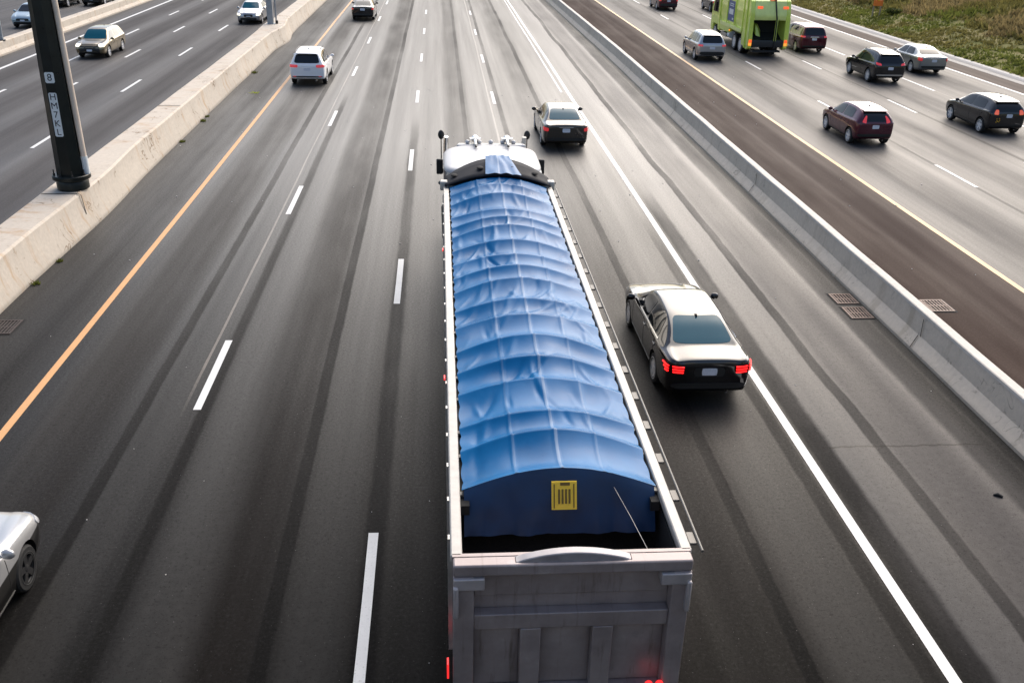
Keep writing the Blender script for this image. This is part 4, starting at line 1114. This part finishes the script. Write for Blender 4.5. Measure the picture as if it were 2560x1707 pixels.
# diagonal creases: each one runs a short way across the cloth
creases = []
for k in range(130):
    creases.append((rng.uniform(-1, 1), rng.uniform(YB0, YB1), rng.normal(.05, .28) + .12, rng.uniform(.18, .42), rng.uniform(.014, .032), rng.uniform(.012, .035) * (1 if rng.random() < .75 else -1)))
cre = np.array(creases)
for y in ys:
    k = int(np.clip(np.searchsorted(bows, y) - 1, 0, NBOW - 2))
    t = min(1, max(0, (y - bows[k]) / (bows[k + 1] - bows[k])))
    rz = rise[k] * (1 - t) + rise[k + 1] * t
    prof = 1 - abs(2 * t - 1) ** 2.1                 # sharp at the bows, slack between
    near = cre[np.abs(cre[:, 1] - y) < .62]
    for i in range(nx + 1):
        u = i / nx * 2 - 1
        zc = math.cos(u * math.pi / 2 * .96) ** .9
        slack = (.105 + .045 * noise.noise(Vector((u * 1.6, k * 3.1, 2.)))) * (1 - .55 * u ** 6)
        z = ZT - .07 + .06 + rz * zc - slack * prof
        x = u * THW
        w_ = 0.
        if len(near):
            dy = y - near[:, 1]; dx = (u - near[:, 0] - near[:, 2] * dy) * THW
            w_ = float(np.sum(near[:, 5] * np.exp(-(dx / (near[:, 4] * 2.1)) ** 2) * np.exp(-(dy / near[:, 3]) ** 2)))
        z += w_ * (.25 + .75 * prof) * (1 - u ** 8)
        z += .012 * noise.noise(Vector((x * 2.6, y * 1.1, 4.))) * prof
        for xs_ in (-.50, .02, .52):                  # sewn seams
            z += .011 * math.exp(-((x - xs_ - .015 * noise.noise(Vector((y * .8, xs_, 0)))) / .017) ** 2)
        ex = .022 * math.cos(2 * math.pi * t) * abs(u) ** 10     # scalloped edge pulled at the straps
        vs.append((x + math.copysign(ex, u), y, z))
W_ = nx + 1
mb = MB(); mb.add(vs, [(j * W_ + i, j * W_ + i + 1, (j + 1) * W_ + i + 1, (j + 1) * W_ + i) for j in range(ny) for i in range(nx)])
tarp = part(mb, "tarp", M_tarp, smooth=75)
# rear flap hanging from the last bow, its shade painted as a darker blue
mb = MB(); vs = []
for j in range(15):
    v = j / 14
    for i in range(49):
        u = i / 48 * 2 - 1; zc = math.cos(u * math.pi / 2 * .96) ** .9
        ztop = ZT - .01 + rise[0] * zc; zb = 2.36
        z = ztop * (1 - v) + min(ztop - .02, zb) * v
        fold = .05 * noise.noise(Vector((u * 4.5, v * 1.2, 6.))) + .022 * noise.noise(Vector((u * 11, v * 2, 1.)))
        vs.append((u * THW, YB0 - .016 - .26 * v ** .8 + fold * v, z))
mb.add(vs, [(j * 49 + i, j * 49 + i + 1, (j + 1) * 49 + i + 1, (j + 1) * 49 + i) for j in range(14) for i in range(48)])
flap = part(mb, "tarp_flap", M_tarp_shaded, tarp, smooth=75)
sgn = MB(); cx0 = 0.04
sgn.hexa([(cx0 - .15, YB0 - .235, 2.67), (cx0 + .14, YB0 - .235, 2.67), (cx0 + .14, YB0 - .215, 2.67), (cx0 - .15, YB0 - .215, 2.67),
          (cx0 - .15, YB0 - .105, 2.96), (cx0 + .14, YB0 - .105, 2.96), (cx0 + .14, YB0 - .085, 2.96), (cx0 - .15, YB0 - .085, 2.96)])
sp_ = part(sgn, "placard", M_yel, tarp)
M_mark = simple("placard_mark", (.16, .10, .015), .5)
yz = lambda z: YB0 - .235 + .13 * (z - 2.67) / .29
def mark(x0, x1, z0, z1):
    g = MB(); ya, yb = yz(z0), yz(z1)
    g.hexa([(x0, ya - .006, z0), (x1, ya - .006, z0), (x1, ya - .001, z0), (x0, ya - .001, z0), (x0, yb - .006, z1), (x1, yb - .006, z1), (x1, yb - .001, z1), (x0, yb - .001, z1)])
    part(g, "placard_mark", M_mark, sp_)
mark(cx0 - .125, cx0 - .113, 2.69, 2.94); mark(cx0 + .10, cx0 + .112, 2.69, 2.94)
for dx in (-.075, -.035, .005, .045): mark(cx0 + dx, cx0 + dx + .022, 2.735, 2.885)
mark(cx0 - .05, cx0 + .06, 2.925, 2.955)
for s_ in (-1, 1):
    mb = MB(); x0, x1 = sorted((s_ * (HW - .055), s_ * (HW - .075))); mb.box(x0, x1, .07, 2.2, 1.16, ZT - .21); part(mb, "inner_shade_sheet", M_inside, box_)  # black sheets added over the inner walls to darken the open box
# straps across the black gap
for k in range(NBOW):
    for s_ in (-1, 1):
        mb = MB(); x0, x1 = sorted((s_ * (THW - .015), s_ * (HW - .07)))
        mb.box(x0, x1, bows[k] - .035, bows[k] + .035, ZT - .065, ZT - .035); part(mb, "strap", M_roller)
# loose ropes over the rear opening on the right
mb = MB(); mb.tube([(.62, 1.12, 2.86), (.72, .6, 2.82), (.80, .05, 2.80)], .0035, 5); part(mb, "rope", M_rail, smooth=60)
# front bulkhead hood and the tarp tongue
mb = MB(); arc = [(u * (HW + .02), ZT - .02 + .36 * math.cos(u * math.pi / 2 * .93) ** .8) for u in np.linspace(-1, 1, 25)]
mb.prism(arc + [(HW + .02, ZT - .3), (-HW - .02, ZT - .3)], LEN + .02, LEN + .10, 'y'); bk = part(mb, "bulkhead", M_bulk)
# sloping wind deflector plate in front of the tarp
mb = MB(); vs = []
for j in range(5):
    v = j / 4
    for i in range(33):
        u = i / 32 * 2 - 1
        z = ZT - .03 + (.335 + .16 * v) * math.cos(u * math.pi / 2 * .93) ** .8
        vs.append((u * (HW + .0), LEN - .18 + .95 * v * (1 - .30 * u * u), z + .012))
mb.add(vs, [(j * 33 + i, j * 33 + i + 1, (j + 1) * 33 + i + 1, (j + 1) * 33 + i) for j in range(4) for i in range(32)])
dfl = part(mb, "wind_deflector", M_bulk, smooth=60)
sd_ = dfl.modifiers.new("t", 'SOLIDIFY'); sd_.thickness = .02
for u in (-.82, -.33, .28, .72):
    mb = MB(); z = ZT + .02 + .40 * math.cos(u * math.pi / 2 * .93) ** .8
    mb.ball((u * HW, LEN + .22, z), .085, .11, .03, 10, 6); part(mb, "deflector_lug", M_inside, dfl, smooth=60)
mb = MB(); vs = []
for j in range(9):
    v = j / 8
    for i in range(17):
        u = i / 16 * 2 - 1; hw_ = .42 - .14 * v
        x = .02 + u * hw_ + .10 * (1 - v); z = ZT + .0 + .335 * math.cos(x / HW * math.pi / 2 * .93) ** .8 + .165 * v
        vs.append((x, LEN - .22 + 1.0 * v, z + .035 + .03 * noise.noise(Vector((u * 3, v * 2, 0)))))
mb.add(vs, [(j * 17 + i, j * 17 + i + 1, (j + 1) * 17 + i + 1, (j + 1) * 17 + i) for j in range(8) for i in range(16)])
part(mb, "tarp_tongue", M_tarp, tarp, smooth=75)
for s_ in (-1, 1):
    mb = MB(); mb.box(s_ * (HW + .02) - .09, s_ * (HW + .02) + .09, LEN + .0, LEN + .22, ZT - .12, ZT + .10); part(mb, "corner_fitting", M_rail, bevel=.03)
    mb = MB(); mb.ball((s_ * (HW + .10), LEN + .16, ZT + .03), .05, .06, .05); part(mb, "corner_lamp", M_black, smooth=60)

# tailgate
tg = MB(); tg.box(-HW - .01, HW + .01, -.0, .05, 1.0, 2.66); gate = part(tg, "tailgate", M_gate)
def gp(name, x0, x1, z0, z1, d, mat_=M_gate, bev=.012):
    g = MB(); g.box(x0 - TX, x1 - TX, -d, -.0005, z0, z1); return part(g, name, mat_, gate, bevel=bev)
gp("top_beam", .085, 2.585, 2.66, 2.80, .16, M_gate, .02)
g = MB(); g.box(-HW - .01, HW + .01, 0.0, .05, 2.661, 2.80); part(g, "top_beam_back", M_gate, gate)
g = MB(); poly = [(-.62 + .0, 2.80)] + [(u * .60, 2.80 + .105 * math.cos(u * math.pi / 2) ** .8) for u in np.linspace(-1, 1, 17)] + [(.62, 2.80)]
g.prism(poly, -.12, -.01, 'y'); part(g, "arched_lip", M_lip, gate, bevel=.012)
gp("cross_beam", .30, 2.385, 1.93, 2.13, .13)
for x0, x1 in ((.085, .30), (2.385, 2.585)): gp("stile", x0, x1, .98, 2.655, .16)
for x0, x1 in ((.80, 1.02), (1.58, 1.80)): gp("post", x0, x1, 1.06, 1.925, .13)
gp("bottom_beam", .30, 2.385, .88, 1.055, .17)
gp("upper_panel", .305, 2.38, 2.30, 2.655, .022)
# dished lower panels
for x0, x1 in ((.305, .795), (1.025, 1.575), (1.805, 2.38)):
    g = MB(); cxp = (x0 + x1) / 2 - TX; hw_ = (x1 - x0) / 2; vs = []
    for j in range(9):
        for i in range(9):
            u, v = i / 8 * 2 - 1, j / 8 * 2 - 1
            vs.append((cxp + u * hw_ * .97, -.012 - .035 * (1 - u ** 4) * (1 - v ** 4), 1.49 + v * .425))
    g.add(vs, [(j * 9 + i, j * 9 + i + 1, (j + 1) * 9 + i + 1, (j + 1) * 9 + i) for j in range(8) for i in range(8)]); part(g, "panel", M_gate, gate, smooth=60)
for x0, x1, xs_ in ((.09, .41, .085), (2.26, 2.58, 2.53)):
    gp("corner_bracket", x0, x1, 2.50, 2.645, .185, M_gate_l)
    gp("hinge_lug", xs_, xs_ + .055, 2.16, 2.56, .22, M_gate_l, .02)
for x in (2.24, 2.36):
    mb = MB(); mb.lathe([(.0, 0), (.042, .0), (.045, -.02), (.03, -.035)], 'y', 16, c=(x - TX, -.178, 1.14)); part(mb, "tail_light", M_tail_lit, smooth=40)
for x in (.36, .48):
    mb = MB(); mb.lathe([(.0, 0), (.042, .0), (.045, -.02), (.03, -.035)], 'y', 16, c=(x - TX, -.175, .93)); part(mb, "tail_light", M_tail_lit, smooth=40)
for y, z in ((.02, 1.22), (4.1, 2.74), (9.5, 2.74)):
    mb = MB(); mb.box(-HW - .075, -HW - .052, y, y + .12, z - .11 if y < 1 else z - .03, z + .09 if y < 1 else z); part(mb, "side_marker", M_tail_lit, bevel=.005)
# chassis, axles, wheels
mb = MB(); mb.box(-.48, -.36, .6, LEN - .4, .78, 1.10); mb.box(.36, .48, .6, LEN - .4, .78, 1.10); mb.box(-.36, .36, 1.2, 1.35, .85, 1.05); mb.box(-.36, .36, 5.0, 5.2, .85, 1.05)
part(mb, "chassis", M_trim)
for y in (1.1, 2.4, 3.7, 12.3, 13.6, 18.2):
    front_ = y > 17
    mb = MB(); mb.tube([(-.8, y, .52), (.8, y, .52)], .07, 10); part(mb, "axle", M_trim, smooth=50)
    for s_ in (-1, 1):
        for dx in ((0,) if front_ else (0, .30)):
            make_wheel(truck, s_ * (1.06 - dx), y, .52, s_, w=.27, rim_mat=M_alu, spokes=10)
for s_ in (-1, 1):
    mb = MB(); mb.box(s_ * .88 - .30, s_ * .88 + .30, .40, .42, .25, .85); part(mb, "mud_flap", M_rubber)
# cab
cabw = 1.17
mb = MB()
Yc0, Yc1 = 14.35, 17.15
rows = []
def cab_sec(y, zb, zt, w, wt, crown):
    half = [(0, zb), (w * .98, zb), (w, zb + .1), (w, zt - .55), (w * .995, zt - .30), (wt, zt - .07), (wt - .10, zt - .01), (wt * .55, zt + crown * .8), (0, zt + crown)]
    half = catmull(np.array(half), 3)
    return [(p[0], y, p[1]) for p in half] + [(-p[0], y, p[1]) for p in half[-2:0:-1]]
secs = [cab_sec(14.10, 1.0, 2.86, 1.13, 1.07, .03), cab_sec(14.14, .98, 2.93, 1.165, 1.12, .035), cab_sec(14.7, .98, 2.97, 1.17, 1.13, .04), cab_sec(15.8, .98, 2.98, 1.17, 1.12, .04),
        cab_sec(16.5, .98, 2.99, 1.165, 1.08, .05), cab_sec(16.82, .98, 2.97, 1.15, .98, .06), cab_sec(17.0, .98, 2.88, 1.12, .90, .05), cab_sec(17.06, .98, 2.74, 1.10, .92, .04)]
K = len(secs[0]); vs = [p for q in secs for p in q]; fs = []
for i in range(len(secs) - 1):
    for k in range(K): fs.append((i * K + k, (i + 1) * K + k, (i + 1) * K + (k + 1) % K, i * K + (k + 1) % K))
fs.append(tuple(range(K))); fs.append(tuple((len(secs) - 1) * K + k for k in range(K - 1, -1, -1)))
mb.add(vs, fs); cab = part(mb, "cab", M_cab, smooth=50)
# domed roof cap with rounded rear corners standing above the cab
mb = MB(); vs = []; nn_ = 40
lev = [(0., 1.0), (.05, 1.0), (.11, .975), (.15, .92), (.165, .80), (.17, .4), (.17, .02)]
for dz, k_ in lev:
    for i in range(nn_):
        a = 2 * math.pi * i / nn_; ca, sa = math.cos(a), math.sin(a); e = .38
        x = math.copysign(abs(ca) ** e, ca) * (1.20 if sa < .2 else 1.20 - .22 * min(1, (sa - .2) / .8)) * k_ - .07
        y = 15.38 + math.copysign(abs(sa) ** e, sa) * (1.10 if sa < 0 else 1.50) * k_
        vs.append((x, y, 2.95 + dz * .75 - .02))
mb.add(vs, [(j * nn_ + i, j * nn_ + (i + 1) % nn_, (j + 1) * nn_ + (i + 1) % nn_, (j + 1) * nn_ + i) for j in range(len(lev) - 1) for i in range(nn_)])
mb.add([vs[(len(lev) - 1) * nn_ + i] for i in range(nn_)], [tuple(range(nn_))])
roof = part(mb, "roof_cap", M_cab, cab, smooth=60)
# sun visor band with marker lights and twin horns
mb = MB(); mb.hexa([(-.92, 16.75, 2.99), (.92, 16.75, 2.99), (.88, 17.12, 2.93), (-.88, 17.12, 2.93), (-.92, 16.75, 3.05), (.92, 16.75, 3.05), (.86, 17.10, 3.02), (-.86, 17.10, 3.02)]); part(mb, "sun_visor", M_cab, cab, bevel=.03)
for x in (-.62, -.31, 0, .31, .60):
    mb = MB(); mb.ball((x, 16.98, 3.075), .065, .085, .055); part(mb, "roof_light", M_cab, cab, smooth=60)
for x in (-.42, .42):
    mb = MB(); mb.tube([(x, 16.35, 3.13), (x, 16.6, 3.14), (x, 16.85, 3.14), (x, 17.02, 3.14), (x, 17.05, 3.14)], [.035, .04, .05, .095, .10], 12)
    mb.box(x - .14, x + .14, 16.84, 16.95, 3.165, 3.20)
    hn = part(mb, "air_horn", M_chrome, smooth=50)
    mb = MB(); mb.ball((x, 16.30, 3.115), .035, .05, .025); part(mb, "horn_valve", M_trim, hn, smooth=60)
bm_ = bmesh.new(); bm_.from_mesh(cab.data); cbvh = BVHTree.FromBMesh(bm_); bm_.free()
patch_mesh("windshield", cbvh, [(-.92, 0, 2.05), (.92, 0, 2.05), (.86, 0, 2.70), (-.86, 0, 2.70)], (0, -1, 0), M_glass, cab, 10, 6, 8)
for s_ in (-1, 1):
    patch_mesh("side_window", cbvh, [(0, 15.9, 2.1), (0, 16.85, 2.1), (0, 16.75, 2.68), (0, 15.9, 2.68)], (-s_, 0, 0), M_glass, cab, 8, 5, 8)
    # bonnet side fenders, steps, tank
    mb = MB(); mb.box(s_ * .98 - .16, s_ * .98 + .16, 17.3, 19.0, .95, 1.35); part(mb, "fender", M_cab, bevel=.10)
    mb = MB(); mb.tube([(s_ * .98, 14.6, .72), (s_ * .98, 16.4, .72)], .30, 18); part(mb, "fuel_tank", M_chrome, smooth=50)
    mb = MB(); mb.box(s_ * .9 - .3, s_ * .9 + .3, 11.6, 14.2, 1.06, 1.09); part(mb, "mudguard", M_alu, bevel=.01)
    # tall oval mirror on its stem, standing on the fender
    xx = -1.315 if s_ < 0 else 1.005
    mb = MB(); mb.tube([(s_ * 1.0, 17.6, 1.3), (xx, 17.52, 2.3), (xx, 17.5, 3.08)], [.022, .018, .014], 6); st_ = part(mb, "mirror_stem", M_trim, smooth=50)
    mb = MB(); mb.ball((xx, 17.5, 3.14), .085, .05, .125, 14, 9); part(mb, "oval_mirror", M_black, st_, smooth=60)
    # square mirror
    mb = MB(); mb.box(-.085, .085, -.04, .04, -.20, .20); mr_ = part(mb, "wing_mirror", M_black, cab, bevel=.03); mr_.location = (s_ * 1.36 - (.0 if s_ < 0 else .06), 16.4, 2.56)
    mb = MB(); mb.tube([(s_ * 1.13, 16.35, 2.62), (s_ * 1.30, 16.42, 2.62)], .018, 6); part(mb, "mirror_arm", M_chrome, cab, smooth=50)
    # exhaust stack
    xx = .89 if s_ > 0 else -1.19
    mb = MB(); mb.tube([(xx, 17.22, 1.5), (xx, 17.22, 2.9), (xx + .01, 17.18, 3.16)], [.075, .07, .06], 14); part(mb, "exhaust_stack", M_rail if s_ > 0 else M_chrome, smooth=50)
mb = MB()
hs = [[(-.80, y, .95), (.80, y, .95), (.80 * k_, y, z - .15), (.62 * k_, y, z), (-.62 * k_, y, z), (-.80 * k_, y, z - .15)] for y, z, k_ in ((17.0, 2.0, 1.05), (17.8, 1.93, 1.0), (18.9, 1.78, .95), (19.3, 1.6, .9))]
vs = [p for q in hs for p in q]; fs = [(i * 6 + k, (i + 1) * 6 + k, (i + 1) * 6 + (k + 1) % 6, i * 6 + (k + 1) % 6) for i in range(3) for k in range(6)] + [(5, 4, 3, 2, 1, 0), (18, 19, 20, 21, 22, 23)]
mb.add(vs, fs); part(mb, "bonnet", M_cab, bevel=.06)
mb = MB(); mb.box(-1.12, 1.12, 19.25, 19.5, .45, .80); part(mb, "front_bumper", M_chrome, bevel=.04)
# left side hoses and ladder between cab and trailer
mb = MB(); mb.tube([(-1.12, 13.9, 2.55), (-1.30, 14.05, 2.2), (-1.28, 14.1, 1.4)], .035, 8); part(mb, "hose", M_chrome, smooth=50)

# ------------------------------------------------------------------ lime green garbage truck
M_lime = simple("lime_green_paint", (.72, .86, .13), .34, coat=.6, var=.10, scale=2.2)
M_lime_p = simple("lime_green_panel", (.80, .90, .28), .36, coat=.5, var=.10, scale=2.2)
M_blue_sign = simple("sign_blue", (.035, .085, .26), .4)
M_sign_white = simple("sign_white", (.72, .75, .78), .45)
GX, GY = 20.78, 61.0
gtk = empty("garbage_truck", (GX, GY, 0))
tag(gtk, "lime green rear loading garbage truck with an open black hopper and blue sign panels", "truck")
def gpart(mb, name, mat_, parent=None, **k): return mb.build(name, mat_, parent or gtk, **k)
# packer body with curved flanks
prof = []
for (x, z) in ((-1.05, 1.12), (-1.20, 1.30), (-1.27, 1.9), (-1.27, 2.8), (-1.22, 3.45), (-1.05, 3.75), (-.5, 3.85)): prof.append((x, z))
prof = prof + [(-x, z) for x, z in prof[::-1]]
mb = MB(); mb.prism(prof, 1.55, 7.0, 'y'); gb = gpart(mb, "packer_body", M_lime, bevel=.03)
for y in (1.6, 3.4, 5.2, 6.9):
    for s_ in (-1, 1):
        mb = MB(); x0, x1 = sorted((s_ * 1.272, s_ * 1.325)); mb.box(x0, x1, y - .05, y + .05, 1.35, 3.4); gpart(mb, "side_rib", M_lime, gb, bevel=.01)
for s_ in (-1, 1):
    mb = MB(); x0, x1 = sorted((s_ * 1.15, s_ * 1.34)); mb.hexa([(x0, 1.7, 1.30), (x1, 1.7, 1.30), (x1, 6.6, 1.30), (x0, 6.6, 1.30), (x0, 1.7, 1.52), (x1 - s_ * .0, 1.7, 1.46), (x1, 6.6, 1.46), (x0, 6.6, 1.52)]); gpart(mb, "side_ledge", M_lime_p, gb, bevel=.01)
    mb = MB(); x0, x1 = sorted((s_ * .98, s_ * 1.25)); mb.box(x0, x1, 4.6, 6.9, .92, 1.28); gpart(mb, "side_skirt", M_lime, gb, bevel=.03)
    pn = MB(); x0, x1 = sorted((s_ * 1.274, s_ * 1.292)); pn.box(x0, x1, 3.62, 5.02, 1.72, 3.0); pnl = gpart(pn, "sign_panel", M_blue_sign, gb)
    w_ = MB(); x0, x1 = sorted((s_ * 1.2925, s_ * 1.297)); w_.box(x0, x1, 3.85, 4.78, 2.14, 2.48); gpart(w_, "sign_block", M_sign_white, pnl)
    w_ = MB(); w_.box(x0, x1, 3.72, 4.02, 1.82, 1.95); gpart(w_, "sign_block", M_sign_white, pnl)
    for zz in (2.66, 2.78): 
        w_ = MB(); w_.box(x0, x1, 3.85, 4.78, zz, zz + .05); gpart(w_, "sign_lettering", M_sign_white, pnl)
# tailgate / hopper: two cheek plates, roof hood, sill and inner hopper
cheek = [(1.56, 1.05), (1.50, .62), (.35, .42), (.06, .55), (.02, 1.0), (.10, 2.3), (.05, 2.55), (.30, 3.35), (1.0, 3.85), (1.56, 3.85)]
for s_ in (-1, 1):
    x0, x1 = sorted((s_ * 1.28, s_ * 1.02))
    mb = MB(); mb.prism(cheek, x0, x1, 'x'); ck = gpart(mb, "hopper_cheek", M_lime, bevel=.03)
    mb = MB(); x0, x1 = sorted((s_ * 1.283, s_ * 1.345)); mb.prism([(.62, .5), (.75, .5), (.95, 3.6), (.80, 3.6)], x0, x1, 'x'); gpart(mb, "cheek_rib", M_lime, ck, bevel=.01)
    mb = MB(); x0, x1 = sorted((s_ * 1.283, s_ * 1.325)); mb.prism([(.02, .7), (.14, .7), (.22, 2.4), (.12, 2.4)], x0, x1, 'x'); gpart(mb, "cheek_rib", M_lime_p, ck, bevel=.01)
    for z, m_ in ((.97, M_redor), (.80, M_amber)):
        mb = MB(); x = s_ * 1.15; mb.box(x - .09, x + .09, -.035 + (.0 if z > .9 else .01), .05, z - .085, z + .10); gpart(mb, "tail_light", m_, ck, bevel=.015)
    mb = MB(); mb.tube([(s_ * 1.15, .16, 1.15), (s_ * 1.13, .16, 2.2)], .03, 8); gpart(mb, "grab_rail", M_lime_p, ck, smooth=50)
mb = MB(); mb.prism([(.12, 2.24), (.06, 2.40), (.04, 2.56), (.30, 3.36), (1.0, 3.84), (1.5, 3.84), (1.5, 3.5), (1.05, 3.5), (.45, 3.1), (.30, 2.5), (.3, 2.3)], -1.015, 1.015, 'x'); hood = gpart(mb, "hopper_hood", M_lime_p, bevel=.02)
mb = MB(); mb.prism([(.03, .62), (.0, .98), (.02, 1.05), (.55, 1.06), (.9, .80), (.9, .55)], -1.015, 1.015, 'x'); gpart(mb, "hopper_sill", M_trim, bevel=.015)
mb = MB(); mb.prism([(.58, 1.06), (.95, .85), (1.5, 1.1), (1.5, 3.45), (1.4, 3.45), (1.38, 1.4)], -1.015, 1.015, 'x'); gpart(mb, "hopper_back", M_inside)
mb = MB(); mb.hexa([(-.62, .75, 1.25), (-.30, .75, 1.15), (-.15, 1.3, 1.5), (-.66, 1.3, 1.5), (-.66, .9, 1.9), (-.5, .9, 1.75), (-.4, 1.3, 1.9), (-.66, 1.3, 2.0)]); gpart(mb, "packer_blade", M_lime, bevel=.02)
mb = MB(); mb.tube([(.28, .35, 3.5), (.34, .02, 2.7), (.40, -.02, 2.3), (.42, -.03, .5)], .045, 8); gpart(mb, "hose", M_black, smooth=50)
mb = MB(); mb.box(.36, .50, -.005, .07, 1.0, 2.3); gpart(mb, "hopper_post", M_lime, bevel=.01)
for x in (-.70, .95):
    mb = MB(); mb.hexa([(x - .17, .125, 2.93), (x + .17, .125, 2.93), (x + .17, .20, 2.93), (x - .17, .20, 2.93), (x - .17, .185, 3.07), (x + .17, .185, 3.07), (x + .17, .25, 3.07), (x - .17, .25, 3.07)]); gpart(mb, "brake_light", M_redor, hood, bevel=.01)
mb = MB(); mb.hexa([(.68, .30, 3.28), (1.0, .30, 3.28), (1.0, .36, 3.28), (.68, .36, 3.28), (.68, .66, 3.62), (1.0, .66, 3.62), (1.0, .72, 3.62), (.68, .72, 3.62)]); gpart(mb, "sign_panel", M_blue_sign, hood)
mb = MB(); mb.hexa([(-.05, .275, 3.38), (.36, .275, 3.38), (.36, .36, 3.38), (-.05, .36, 3.38), (-.05, .42, 3.52), (.36, .42, 3.52), (.36, .48, 3.52), (-.05, .48, 3.52)]); gpart(mb, "warning_sign", M_orange, hood)
mb = MB(); mb.box(-.9, .9, .1, .6, .30, .42); gpart(mb, "rear_step", M_trim, bevel=.01)
mb = MB(); mb.box(-.45, -.33, 1.0, 9.6, .75, 1.05); mb.box(.33, .45, 1.0, 9.6, .75, 1.05); gpart(mb, "chassis", M_black)
for y in (1.95, 3.35, 8.2):
    mb = MB(); mb.tube([(-.8, y, .52), (.8, y, .52)], .07, 10); gpart(mb, "axle", M_trim, smooth=50)
    for s_ in (-1, 1):
        for dx in ((0, .28) if y < 4 else (0,)):
            make_wheel(gtk, s_ * (1.06 - dx), y, .52, s_, w=.26, rim_mat=M_alloy, spokes=8)
for s_ in (-1, 1):
    mb = MB(); mb.tube([(s_ * .98, 4.55, .78), (s_ * .98, 5.0, .78)], .24, 16); gpart(mb, "air_tank", M_sign_white, smooth=50)
    mb = MB(); mb.box(s_ * 1.0 - .2, s_ * 1.0 + .2, 5.3, 6.6, .55, .80); gpart(mb, "step_box", M_skid, bevel=.03)
    mb = MB(); mb.ball((s_ * 1.28, 4.35, 1.12), .04, .06, .06); gpart(mb, "side_marker", M_amber, smooth=60)
mb = MB(); mb.prism([(7.15, .75), (7.15, 3.0), (7.3, 3.08), (8.9, 3.05), (9.35, 2.1), (9.45, 1.2), (9.4, .6), (8.9, .6), (8.75, 1.1), (7.65, 1.1), (7.5, .75)], -1.2, 1.2, 'x'); gc = gpart(mb, "cab", M_lime, bevel=.06)
for s_ in (-1, 1):
    mb = MB(); x0, x1 = sorted((s_ * 1.198, s_ * 1.206)); mb.prism([(7.7, 1.9), (9.0, 1.9), (8.75, 2.75), (7.7, 2.75)], x0, x1, 'x'); gpart(mb, "side_window", M_glass, gc)
    mb = MB(); mb.box(s_ * 1.42 - .07, s_ * 1.42 + .07, 8.9, 8.98, 1.9, 2.5); gpart(mb, "wing_mirror", M_black, gc, bevel=.02)
mb = MB(); mb.box(-1.1, 1.1, 9.33, 9.36, 1.9, 1.95); gpart(mb, "wiper_cowl", M_black, gc)

# ------------------------------------------------------------------ the overpass the picture is taken from (behind and below the camera)
M_deck = concrete_mat("deck_concrete", (.34, .33, .31), (.2, .17, .14), .3)
mb = MB(); mb.box(-90, 90, -17.5, -2.0, 6.0, 7.4); ov = mb.build("bridge", M_deck)
tag(ov, "concrete road bridge crossing above the carriageways at the viewpoint", None, None, "structure")
